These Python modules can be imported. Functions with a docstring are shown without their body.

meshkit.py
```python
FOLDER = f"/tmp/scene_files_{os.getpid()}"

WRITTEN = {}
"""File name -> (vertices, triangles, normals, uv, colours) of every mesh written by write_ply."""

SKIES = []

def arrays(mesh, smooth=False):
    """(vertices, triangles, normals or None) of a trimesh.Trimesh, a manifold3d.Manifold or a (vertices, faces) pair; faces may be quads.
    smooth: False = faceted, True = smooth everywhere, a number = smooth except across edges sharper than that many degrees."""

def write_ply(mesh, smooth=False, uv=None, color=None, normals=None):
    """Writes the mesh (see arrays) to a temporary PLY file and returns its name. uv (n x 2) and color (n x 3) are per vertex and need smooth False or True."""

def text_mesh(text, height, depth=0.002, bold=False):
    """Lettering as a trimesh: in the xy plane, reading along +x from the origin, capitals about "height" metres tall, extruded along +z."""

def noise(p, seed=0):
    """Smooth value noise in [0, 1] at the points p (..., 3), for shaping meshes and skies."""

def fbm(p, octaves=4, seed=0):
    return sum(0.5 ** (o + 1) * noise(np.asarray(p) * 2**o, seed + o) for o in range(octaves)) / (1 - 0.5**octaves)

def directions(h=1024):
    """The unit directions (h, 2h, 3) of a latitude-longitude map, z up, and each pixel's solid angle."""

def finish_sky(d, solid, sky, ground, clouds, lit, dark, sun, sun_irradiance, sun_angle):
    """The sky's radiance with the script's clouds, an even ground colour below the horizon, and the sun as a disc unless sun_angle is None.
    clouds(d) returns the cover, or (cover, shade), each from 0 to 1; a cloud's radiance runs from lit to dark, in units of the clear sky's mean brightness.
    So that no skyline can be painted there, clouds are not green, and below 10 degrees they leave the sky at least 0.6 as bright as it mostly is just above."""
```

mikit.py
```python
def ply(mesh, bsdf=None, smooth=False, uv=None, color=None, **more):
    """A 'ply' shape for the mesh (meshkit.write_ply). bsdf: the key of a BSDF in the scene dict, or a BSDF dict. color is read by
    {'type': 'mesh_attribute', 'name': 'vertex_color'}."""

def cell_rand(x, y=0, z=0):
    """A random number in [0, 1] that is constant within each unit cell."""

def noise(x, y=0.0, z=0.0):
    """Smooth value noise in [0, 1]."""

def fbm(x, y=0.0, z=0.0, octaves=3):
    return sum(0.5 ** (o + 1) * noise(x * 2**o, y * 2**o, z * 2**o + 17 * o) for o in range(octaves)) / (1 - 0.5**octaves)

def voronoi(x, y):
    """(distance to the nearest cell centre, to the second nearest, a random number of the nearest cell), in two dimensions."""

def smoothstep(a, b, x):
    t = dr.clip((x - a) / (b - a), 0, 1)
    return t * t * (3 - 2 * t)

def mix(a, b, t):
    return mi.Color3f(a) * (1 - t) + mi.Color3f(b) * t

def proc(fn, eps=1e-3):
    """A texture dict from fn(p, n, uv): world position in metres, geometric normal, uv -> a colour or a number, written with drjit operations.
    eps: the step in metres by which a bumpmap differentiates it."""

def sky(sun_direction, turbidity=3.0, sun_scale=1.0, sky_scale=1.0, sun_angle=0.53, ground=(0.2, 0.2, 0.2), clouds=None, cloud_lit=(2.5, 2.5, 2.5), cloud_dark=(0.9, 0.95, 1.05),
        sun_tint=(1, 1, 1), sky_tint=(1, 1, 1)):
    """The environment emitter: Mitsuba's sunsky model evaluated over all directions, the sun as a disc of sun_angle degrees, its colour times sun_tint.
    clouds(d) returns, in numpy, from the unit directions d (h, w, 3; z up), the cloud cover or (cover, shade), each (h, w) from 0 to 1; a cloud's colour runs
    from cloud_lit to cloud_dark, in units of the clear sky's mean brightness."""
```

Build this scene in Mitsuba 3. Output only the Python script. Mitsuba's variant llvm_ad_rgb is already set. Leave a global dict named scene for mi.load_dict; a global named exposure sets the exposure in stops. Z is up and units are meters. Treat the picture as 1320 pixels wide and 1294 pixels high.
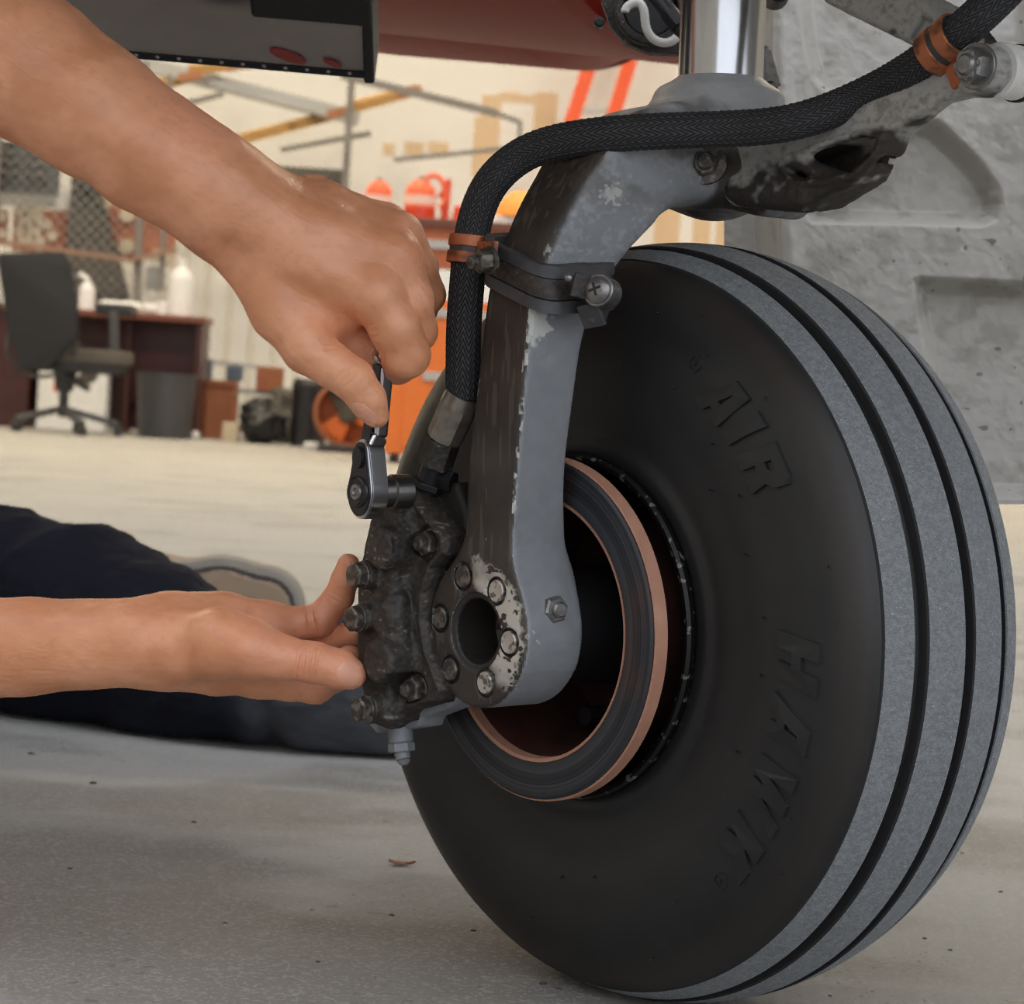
import math, numpy as np, trimesh, manifold3d as m3d, mitsuba as mi, mikit, meshkit
import drjit as dr
from shapely.geometry import Polygon, Point, LineString, box as sbox
from shapely import affinity
from shapely.ops import unary_union
from scipy.interpolate import PchipInterpolator, CubicSpline
from mikit import noise, fbm, smoothstep, mix, proc
T = mi.ScalarTransform4f
rng = np.random.default_rng(7)
scene, labels = {}, {}

# ------------------------------------------------------------------ camera, sky, lights, exposure
FPX = 3200.0
UPC = np.array([.065, -1, -.0397]); UPC /= np.linalg.norm(UPC)          # world up, in the lens frame (x right, y down, z forward)
YC = np.array([0, 0, 1.0]) - UPC[2] * UPC; YC /= np.linalg.norm(YC)
XC = np.cross(YC, UPC)
RC = np.stack([XC, YC, UPC])
CAMH = 0.3417
EYE = np.array([0, 0, CAMH])
fwd, upv = RC @ [0, 0, 1.0], RC @ [0, -1.0, 0]
scene['camera'] = {'type': 'thinlens', 'fov': math.degrees(2 * math.atan(660 / FPX)), 'fov_axis': 'x', 'aperture_radius': 0.0020, 'focus_distance': 1.395,
                   'near_clip': 0.05, 'far_clip': 500.0, 'to_world': T().look_at(origin=EYE.tolist(), target=(EYE + fwd).tolist(), up=upv.tolist())}
exposure = 3.3
def overcast(d):
    n = meshkit.fbm(d * 3.0, 4, 3)
    return 0.9 + 0 * n, np.clip((n - .35) * 1.2, 0, 1)
scene['sky'] = mikit.sky([-0.35, 0.75, 0.9], turbidity=4, sun_scale=0.0, sky_scale=1.0, ground=(.34, .33, .31), clouds=overcast,
                         cloud_lit=(1.70, 1.75, 1.84), cloud_dark=(1.28, 1.33, 1.44))
LAMP, LAMPK = (1.0, .85, .62), 7.7        # unseen warm lamps, added to brighten the back of the hangar

# ------------------------------------------------------------------ frames: lens ray + distance -> world; wheel frame -> world
def P(px, py, z):
    return EYE + RC @ (np.array([(px - 660) / FPX, (py - 647) / FPX, 1.0]) * z)
def px_of(p):
    q = RC.T @ (np.asarray(p) - EYE)
    return 660 + FPX * q[0] / q[2], 647 + FPX * q[1] / q[2], q[2]
def on_floor(px, py, h=0.0):
    d = RC @ np.array([(px - 660) / FPX, (py - 647) / FPX, 1.0])
    return EYE + d * ((h - EYE[2]) / d[2])
def floor_y(px, y):                                                      # the floor point at distance y that stands on that column of the picture
    py = 530.0
    for _ in range(30):
        q = at_y(px, py, y); py += (q[2]) * FPX / y
    return q * [1, 1, 0]
def at_y(px, py, y):
    d = RC @ np.array([(px - 660) / FPX, (py - 647) / FPX, 1.0])
    return EYE + d * (y / d[1])
WO = EYE + RC @ np.array([.0529, .0706, 1.4328])
_th, _ph = math.radians(49.0), math.radians(-.4)
_a = np.array([math.cos(_ph) * math.sin(_th), math.sin(_ph), math.cos(_ph) * math.cos(_th)])
_u = np.cross([0, -1.0, 0], _a); _u /= np.linalg.norm(_u); _u = _u if _u[0] > 0 else -_u
_v = np.cross(_a, _u); _v = _v if _v[1] < 0 else -_v
WA, WU, WV = RC @ _a, RC @ _u, RC @ _v                                   # axle (away), forward rim direction, up
def L(off, u, v):
    return WO + WA * off + WU * u + WV * v
def Lm(q):                                                               # (n,3) of (off,u,v) -> world
    q = np.asarray(q, float); return WO + q @ np.stack([WA, WU, WV])
def toL(p):
    return (np.asarray(p) - WO) @ np.stack([WA, WU, WV]).T
def W(px, py, off):                                                      # the point of the wheel plane "off" on that line of sight, as (off,u,v)
    d = np.array([(px - 660) / FPX, (py - 647) / FPX, 1.0]); d = RC @ d
    t = ((WO + WA * off - EYE) @ WA) / (d @ WA); return toL(EYE + d * t)
LEFTHANDED = np.linalg.det(np.stack([WA, WU, WV])) < 0

# ------------------------------------------------------------------ helpers: entries, names, meshes
def rgb(*c): return {'type': 'rgb', 'value': list(map(float, c))}
def lin(r, g, b):                                                        # sRGB 0-255 -> linear
    x = np.array([r, g, b]) / 255.0
    return tuple(np.where(x <= .04045, x / 12.92, ((x + .055) / 1.055) ** 2.4))
def key_of(name):
    if name not in scene and name not in labels: return name
    k = 1
    while f'{name}_{k:03d}' in scene or f'{name}_{k:03d}' in labels: k += 1
    return f'{name}_{k:03d}'
def thing(name, label, cat, group=None, kind=None):
    k = key_of(name); labels[k] = {'label': label, 'category': cat}
    if group: labels[k]['group'] = group
    if kind: labels[k]['kind'] = kind
    return k
def fixw(mesh):
    mesh = mesh.copy() if isinstance(mesh, trimesh.Trimesh) else to_tm(mesh)
    if mesh.is_watertight and mesh.volume < 0: mesh.invert()
    return mesh
def part(parent, name, mesh, bsdf, smooth=35, label=None, **kw):
    k = key_of(f'{parent}__{name}')
    scene[k] = mikit.ply(to_tm(mesh), bsdf, smooth=smooth, **kw)
    if label: labels[k] = {'label': label}
    return k
def solo(name, mesh, bsdf, label, cat, smooth=35, group=None, kind=None):
    k = thing(name, label, cat, group, kind); scene[k] = mikit.ply(to_tm(mesh), bsdf, smooth=smooth); return k
def struct(name, mesh, bsdf, label, smooth=False):
    k = key_of(name); scene[k] = mikit.ply(to_tm(mesh), bsdf, smooth=smooth); labels[k] = {'label': label, 'category': name.split('_')[0], 'kind': 'structure'}; return k
def to_tm(m):
    if isinstance(m, trimesh.Trimesh): return m
    if hasattr(m, 'to_mesh'):
        q = m.to_mesh(); return trimesh.Trimesh(np.array(q.vert_properties[:, :3], float), np.array(q.tri_verts), process=False)
    v, f = m; f = np.asarray(f)
    if f.shape[1] == 4: f = np.vstack([f[:, [0, 1, 2]], f[:, [0, 2, 3]]])
    return trimesh.Trimesh(np.asarray(v, float), f, process=False)
def cat(*ms):
    return trimesh.util.concatenate([to_tm(m) for m in ms])
def frame(z, x=None):
    z = np.asarray(z, float); z = z / np.linalg.norm(z)
    x = np.asarray(x if x is not None else ([1, 0, 0] if abs(z[0]) < .8 else [0, 1, 0]), float)
    x = x - z * (x @ z); x /= np.linalg.norm(x)
    return np.stack([x, np.cross(z, x), z])                              # rows
def placed(mesh, origin, rows, scale=1.0):
    mesh = to_tm(mesh).copy(); mesh.vertices = np.asarray(origin) + (mesh.vertices * scale) @ np.asarray(rows)
    if np.linalg.det(rows) < 0: mesh.invert()
    return mesh
def inL(mesh):                                                           # mesh modelled in (off,u,v) -> world
    mesh = to_tm(mesh).copy(); mesh.vertices = Lm(mesh.vertices)
    if LEFTHANDED: mesh.invert()
    return mesh
def lathe(prof, n=96, closed=True):                                      # prof (k,2) of (z, r), about z; closed loop of profile
    prof = np.asarray(prof, float); k = len(prof)
    t = np.arange(n) * 2 * np.pi / n
    v = np.stack([prof[None, :, 1] * np.cos(t)[:, None], prof[None, :, 1] * np.sin(t)[:, None], np.broadcast_to(prof[None, :, 0], (n, k))], -1).reshape(-1, 3)
    i, j = np.meshgrid(np.arange(n), np.arange(k if closed else k - 1), indexing='ij')
    i2, j2 = (i + 1) % n, (j + 1) % k
    f = np.stack([i * k + j, i2 * k + j, i2 * k + j2, i * k + j2], -1).reshape(-1, 4)
    m = to_tm((v, f))
    if closed:
        m = trimesh.Trimesh(m.vertices, m.faces, process=True)
        m.update_faces(m.nondegenerate_faces())
        if m.volume < 0: m.invert()
    return m
def wheel_lathe(prof, n=192, c=(0.0, 0.0)):                              # prof (k,2) of (off, r) about the axle, in the wheel frame
    m = lathe(prof, n); v = m.vertices.copy()
    m.vertices = np.stack([v[:, 2], v[:, 0] + c[0], v[:, 1] + c[1]], 1)
    return inL(fix_out(m))
def fix_out(m):
    m = to_tm(m)
    if m.volume < 0: m.invert()
    return m
def cyl(p0, p1, r0, r1=None, n=32, bevel=0.0, hexa=False):
    p0, p1 = np.asarray(p0, float), np.asarray(p1, float); h = np.linalg.norm(p1 - p0); r1 = r0 if r1 is None else r1
    b = bevel
    prof = [(0, 0), (0, r0 - b), (b, r0), (h - b, r1), (h, r1 - b), (h, 0)] if b > 0 else [(0, 0), (0, r0), (h, r1), (h, 0)]
    return placed(lathe(prof, 6 if hexa else n), p0, frame(p1 - p0))
def tube(p0, p1, ro, ri, n=48, bevel=0.0):
    p0, p1 = np.asarray(p0, float), np.asarray(p1, float); h = np.linalg.norm(p1 - p0); b = bevel
    prof = [(0, ri), (0, ro - b), (b, ro), (h - b, ro), (h, ro - b), (h, ri)] if b > 0 else [(0, ri), (0, ro), (h, ro), (h, ri)]
    return placed(lathe(prof, n), p0, frame(p1 - p0))
def rbox(size, r=0.0, seg=3):
    size = np.asarray(size, float)
    if r <= 0: return trimesh.creation.box(size)
    r = min(r, size.min() / 2 * .98); s = trimesh.creation.icosphere(1 if seg < 3 else 2, r)
    pts = np.vstack([s.vertices + (size / 2 - r) * np.array([x, y, z]) for x in (-1, 1) for y in (-1, 1) for z in (-1, 1)])
    return to_tm(m3d.Manifold.hull_points(pts))
def bx(lo, hi, r=0.0, seg=2):
    lo, hi = np.minimum(lo, hi).astype(float), np.maximum(lo, hi).astype(float)
    m = rbox(hi - lo, r, seg); m.apply_translation((lo + hi) / 2); return m
def bar(p0, p1, w, h, r=0.0, up=(0, 0, 1)):
    p0, p1 = np.asarray(p0, float), np.asarray(p1, float); l = np.linalg.norm(p1 - p0)
    z = (p1 - p0) / l; y = np.asarray(up, float) - z * (z @ up)
    if np.linalg.norm(y) < 1e-6: y = np.array([1.0, 0, 0]) - z * z[0]
    y /= np.linalg.norm(y); x = np.cross(y, z)
    return placed(rbox([w, h, l], r), (p0 + p1) / 2, np.stack([x, y, z]))
def spline(pts, n):
    pts = np.asarray(pts, float)
    s = np.r_[0, np.cumsum(np.linalg.norm(np.diff(pts[:, :3], axis=0), axis=1))]
    cs = CubicSpline(s, pts); q = np.linspace(0, s[-1], n); return cs(q)
def ptf(c):                                                              # parallel-transport frames of a polyline
    t = np.gradient(c, axis=0); t /= np.linalg.norm(t, axis=1, keepdims=True)
    x = np.cross(t[0], [0, 0, 1.0] if abs(t[0][2]) < .9 else [1.0, 0, 0]); x /= np.linalg.norm(x); xs = [x]
    for k in range(1, len(c)):
        x = xs[-1] - t[k] * (xs[-1] @ t[k]); xs.append(x / np.linalg.norm(x))
    xs = np.array(xs); return t, xs, np.cross(t, xs)
def sweep(c, r, sides=16, rfun=None, cap=True):
    c = np.asarray(c, float); n = len(c); r = np.broadcast_to(r, (n,)).astype(float)
    t, x, y = ptf(c); ang = np.arange(sides) * 2 * np.pi / sides
    R = r[:, None] * np.ones(sides)
    if rfun is not None:
        s = np.r_[0, np.cumsum(np.linalg.norm(np.diff(c, axis=0), axis=1))]
        R = R + rfun(s[:, None], ang[None, :])
    v = c[:, None] + R[..., None] * (np.cos(ang)[None, :, None] * x[:, None] + np.sin(ang)[None, :, None] * y[:, None])
    v = v.reshape(-1, 3)
    i, j = np.meshgrid(np.arange(n - 1), np.arange(sides), indexing='ij'); j2 = (j + 1) % sides
    f = np.stack([i * sides + j, i * sides + j2, (i + 1) * sides + j2, (i + 1) * sides + j], -1).reshape(-1, 4)
    f = np.vstack([f[:, [0, 1, 2]], f[:, [0, 2, 3]]])
    if cap:
        v = np.vstack([v, c[:1], c[-1:]]); j = np.arange(sides); a, b = len(v) - 2, len(v) - 1
        f = np.vstack([f, np.stack([np.full(sides, a), (j + 1) % sides, j], 1), np.stack([np.full(sides, b), (n - 1) * sides + j, (n - 1) * sides + (j + 1) % sides], 1)])
    m = trimesh.Trimesh(v, f, process=False)
    if cap and m.volume < 0: m.invert()
    return m
def extrude(poly, h, bevel=0.0):                                         # shapely polygon in xy -> solid z 0..h with a chamfer
    polys = getattr(poly, 'geoms', [poly]); out = []
    for g in polys:
        rings = [np.asarray(g.exterior.coords)[:-1]] + [np.asarray(i.coords)[:-1] for i in g.interiors]
        cs = m3d.CrossSection(rings, m3d.FillRule.EvenOdd)
        if bevel > 0:
            core = cs.extrude(h - 2 * bevel).translate([0, 0, bevel]); ins = cs.offset(-bevel, m3d.JoinType.Round, 2.0, 24)
            def lay(z0, z1, A, B):
                steps = 3; r = m3d.Manifold()
                for k in range(steps):
                    fz = (k + .5) / steps; d = bevel * (1 - math.sqrt(1 - (1 - fz) ** 2))
                    zz = sorted([z0 + (z1 - z0) * k / steps, z0 + (z1 - z0) * (k + 1) / steps])
                    r = r + cs.offset(-d, m3d.JoinType.Round, 2.0, 24).extrude(zz[1] - zz[0] + 1e-7).translate([0, 0, zz[0]])
                return r
            out.append(to_tm(core + lay(0, bevel, 0, 0) + lay(h, h - bevel, 0, 0)))
        else: out.append(to_tm(cs.extrude(h)))
    return cat(*out)
# signed-distance modelling: tapered bones, rounded boxes, swept bars, joined smoothly and meshed with surface nets
def smin(a, b, k):
    h = np.maximum(k - np.abs(a - b), 0) / k; return np.minimum(a, b) - h * h * k * .25
def smax(a, b, k): return -smin(-a, -b, k)
def d_bone(p, a, b, ra, rb):
    a, b = np.asarray(a, float), np.asarray(b, float); ab = b - a
    h = np.clip((p - a) @ ab / (ab @ ab), 0, 1); return np.linalg.norm(p - a - h[:, None] * ab, axis=1) - (ra + (rb - ra) * h)
def d_chain(p, pts, rs, k=0.0):
    P_ = np.asarray(pts, float); c = (P_.max(0) + P_.min(0)) / 2; R = (np.linalg.norm(P_ - c, axis=1) + np.asarray(rs)).max(); far = np.linalg.norm(p - c, axis=1) - R
    near = far < .04 + k; out = far; q = p[near]; d = None
    if not len(q): return out
    for i in range(len(pts) - 1):
        e = d_bone(q, pts[i], pts[i + 1], rs[i], rs[i + 1]); d = e if d is None else (smin(d, e, k) if k else np.minimum(d, e))
    out[near] = d; return out
def d_ell(p, c, rows, r):
    q = (p - np.asarray(c)) @ np.asarray(rows).T; r = np.asarray(r, float)
    k0 = np.linalg.norm(q / r, axis=1); k1 = np.linalg.norm(q / (r * r), axis=1); return k0 * (k0 - 1) / np.maximum(k1, 1e-9)
def d_box(p, c, rows, h, r):
    q = np.abs((p - np.asarray(c)) @ np.asarray(rows).T) - (np.asarray(h, float) - r)
    return np.linalg.norm(np.maximum(q, 0), axis=1) + np.minimum(q.max(1), 0) - r
def d_cyl(p, a, b, r, e=0.0):
    a, b = np.asarray(a, float), np.asarray(b, float); l = np.linalg.norm(b - a); z = (b - a) / l
    t = (p - a) @ z; rad = np.linalg.norm(p - a - t[:, None] * z, axis=1)
    q = np.stack([rad - (r - e), np.abs(t - l / 2) - (l / 2 - e)], 1)
    return np.linalg.norm(np.maximum(q, 0), axis=1) + np.minimum(q.max(1), 0) - e
def d_poly(p2, poly):                                                    # 2-D signed distance to a polygon's outline
    c = np.asarray(poly, float); d = np.full(len(p2), 1e9); inside = np.zeros(len(p2), bool)
    for a, b in zip(c, np.roll(c, -1, 0)):
        e, w = b - a, p2 - a; h = np.clip(w @ e / (e @ e), 0, 1); d = np.minimum(d, ((w - h[:, None] * e) ** 2).sum(1))
        cond = (a[1] > p2[:, 1]) != (b[1] > p2[:, 1])
        if e[1] != 0: inside ^= cond & (p2[:, 0] < e[0] * (p2[:, 1] - a[1]) / e[1] + a[0])
    d = np.sqrt(d); return np.where(inside, -d, d)
def d_prism(p2, z, poly, z0, z1, r=0.0):
    q = np.stack([d_poly(p2, poly) + r, np.abs(z - (z0 + z1) / 2) - (abs(z1 - z0) / 2 - r)], 1)
    return np.linalg.norm(np.maximum(q, 0), axis=1) + np.minimum(q.max(1), 0) - r
def sdf_mesh(fn, lo, hi, h, project=2):
    lo, hi = np.asarray(lo, float), np.asarray(hi, float); B = 4
    n = (np.ceil((hi - lo) / (h * B)).astype(int) + 1)
    N = n * B
    ci = np.stack(np.meshgrid(*[np.arange(k) for k in n], indexing='ij'), -1).reshape(-1, 3)
    cc = lo + (ci * B + (B - 1) / 2) * h
    d = np.concatenate([fn(x) for x in np.array_split(cc, max(1, len(cc) // 200000))])
    D = np.repeat(np.repeat(np.repeat(d.reshape(n), B, 0), B, 1), B, 2).astype(np.float32)
    act = np.abs(d) < h * B * 1.25 + h
    off = np.stack(np.meshgrid(*[np.arange(B)] * 3, indexing='ij'), -1).reshape(-1, 3)
    idx = (ci[act][:, None] * B + off[None]).reshape(-1, 3); pts = lo + idx * h
    D[idx[:, 0], idx[:, 1], idx[:, 2]] = np.concatenate([fn(x) for x in np.array_split(pts, max(1, len(pts) // 200000))])
    S = D < 0
    acc, cnt = np.zeros(tuple(N - 1) + (3,), np.float32), np.zeros(tuple(N - 1), np.int16)
    c8 = [(x, y, z) for x in (0, 1) for y in (0, 1) for z in (0, 1)]
    sl = lambda o: tuple(slice(a, a + s - 1) for a, s in zip(o, N))
    tot = sum(S[sl(o)].astype(np.int8) for o in c8); mixed = (tot > 0) & (tot < 8)
    I = np.argwhere(mixed); vals = np.stack([D[I[:, 0] + o[0], I[:, 1] + o[1], I[:, 2] + o[2]] for o in c8], 1)
    acc, cnt = np.zeros((len(I), 3)), np.zeros(len(I))
    for i, o in enumerate(c8):
        for ax in range(3):
            if o[ax] == 0:
                o2 = list(o); o2[ax] = 1; j = c8.index(tuple(o2)); a, b = vals[:, i], vals[:, j]; cr = (a < 0) != (b < 0)
                t = np.where(cr, a / np.where(cr, a - b, 1), 0); pt = np.array(o, float) + t[:, None] * np.eye(3)[ax]
                acc[cr] += pt[cr]; cnt[cr] += 1
    V = lo + (I + acc / cnt[:, None]) * h
    vid = -np.ones(tuple(N - 1), np.int64); vid[mixed] = np.arange(len(I))
    F = []
    for ax in range(3):
        b, c = (ax + 1) % 3, (ax + 2) % 3
        s0 = [slice(1, k - 1) for k in N]; s0[ax] = slice(0, N[ax] - 1); s1 = list(s0); s1[ax] = slice(1, N[ax])
        e0, e1 = S[tuple(s0)], S[tuple(s1)]; E = np.argwhere(e0 != e1)
        if not len(E): continue
        flip = e0[E[:, 0], E[:, 1], E[:, 2]]
        g = E + np.array([0 if k == ax else 1 for k in range(3)])
        def at(db, dc):
            q = g.copy(); q[:, b] -= db; q[:, c] -= dc; return vid[q[:, 0], q[:, 1], q[:, 2]]
        q = np.stack([at(1, 1), at(0, 1), at(0, 0), at(1, 0)], 1)
        q[~flip] = q[~flip][:, ::-1]; F.append(q)
    F = np.vstack(F) if F else np.zeros((0, 4), int); F = F[(F >= 0).all(1)]
    for _ in range(project):
        e = h * .25; g = np.stack([fn(V + e * np.eye(3)[k]) - fn(V - e * np.eye(3)[k]) for k in range(3)], 1) / (2 * e)
        d = fn(V); V = V - np.clip(d, -h, h)[:, None] * g / np.maximum((g * g).sum(1, keepdims=True), .2) * .9
    return to_tm((V, F))
def hexbolt(p, axis, r, h, washer=0.0, stud=0.0, studr=0.0):             # hexagon head standing on p along axis
    axis = np.asarray(axis, float) / np.linalg.norm(axis); p = np.asarray(p, float); ms = []
    if washer: ms.append(cyl(p - axis * .001, p + axis * .0016, washer, bevel=.0004))
    z0 = .0014 if washer else -.001
    hexp = lathe([(0, 0), (0, r), (h * .82, r), (h, r * .84), (h, 0)], 6); ms.append(placed(hexp, p + axis * z0, frame(axis, [.3, .2, 1])))
    ms.append(cyl(p + axis * (z0 + h - .0005), p + axis * (z0 + h + .0006), r * .72))
    if stud: ms.append(cyl(p + axis * (z0 + h - .001), p + axis * (z0 + h + stud), studr, bevel=studr * .25))
    return cat(*ms)

# ------------------------------------------------------------------ materials
def mat(name, color, rough=.5, metal=0.0, spec=.5, bump=None, bscale=1.0, **kw):
    b = {'type': 'principled', 'base_color': proc(color) if callable(color) else rgb(*color), 'roughness': proc(rough) if callable(rough) else float(rough), 'metallic': float(metal), 'specular': float(spec), **kw}
    if bump is not None: b = {'type': 'bumpmap', 'arbitrary': proc(bump[0], bump[1]), 'scale': float(bscale), 'bsdf': b}
    scene['m_' + name] = {'type': 'twosided', 'bsdf': b}
    return 'm_' + name
def n3(p, s, o=3): return fbm(p.x * s, p.y * s, p.z * s, o)
def c_(t): return mi.Color3f(*map(float, t))
V3 = lambda t: mi.Vector3f(*map(float, t))
def wl(p):                                                               # wheel-frame coordinates of shading points
    q = mi.Vector3f(p) - V3(WO)
    return dr.dot(q, V3(WA)), dr.dot(q, V3(WU)), dr.dot(q, V3(WV))
def rubber_c(p, n, uv):
    a, u, v = wl(p); r = dr.sqrt(u * u + v * v)
    brown = smoothstep(.185, .203, r) * (1 - smoothstep(.204, .2085, r)) * (0.35 + .65 * n3(p, 9.0))
    k = n3(p, 40.0)
    return mix(mix((.0105, .0102, .0105), (.017, .0165, .0165), k), (.030, .0225, .0175), brown * .8)
mat('rubber', rubber_c, .43, 0, .40)
def tread_c(p, n, uv):
    k = n3(p, 420.0, 2); g = n3(p, 1500.0, 2); s = noise(p.x * 900, p.y * 900, p.z * 900)
    base = mix((.125, .133, .140), (.225, .235, .243), smoothstep(.25, .75, .35 * k + .65 * g))
    sp = smoothstep(.90, .94, s) * smoothstep(.3, .55, n3(p, 90.0))
    c = mix(base, (.55, .56, .56), sp * .75)
    return mix(c, (.022, .022, .023), smoothstep(.45, .7, dr.abs(dr.dot(n, V3(WA)))))   # groove walls: bare rubber
mat('tread', tread_c, .8, 0, .25, bump=(lambda p, n, uv: n3(p, 900.0, 2), 2e-4), bscale=.0006)
mat('disc', lambda p, n, uv: (lambda q: mix(mix((.036, .038, .045), (.078, .081, .09), noise(dr.sqrt(q[1] * q[1] + q[2] * q[2]) * 900)), (.28, .10, .055), .55 * smoothstep(.52, .75, n3(p, 14.0)) * noise(dr.sqrt(q[1] * q[1] + q[2] * q[2]) * 500)))(wl(p)), .38, .75, .5)
mat('copper_rust', lambda p, n, uv: mix((.36, .17, .11), (.48, .26, .18), n3(p, 60.0)), .6, .15)
mat('dark_rust', lambda p, n, uv: mix((.016, .007, .006), (.075, .020, .014), n3(p, 40.0)), .7, .1)
mat('rim', lambda p, n, uv: mix((.010, .0095, .009), (.20, .19, .175), smoothstep(.62, .78, n3(p, 230.0)) * smoothstep(.0925, .0955, dr.sqrt(dr.square(wl(p)[1]) + dr.square(wl(p)[2])))), .45, .5)
mat('black_metal', (.016, .016, .018), .5, .4)
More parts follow.
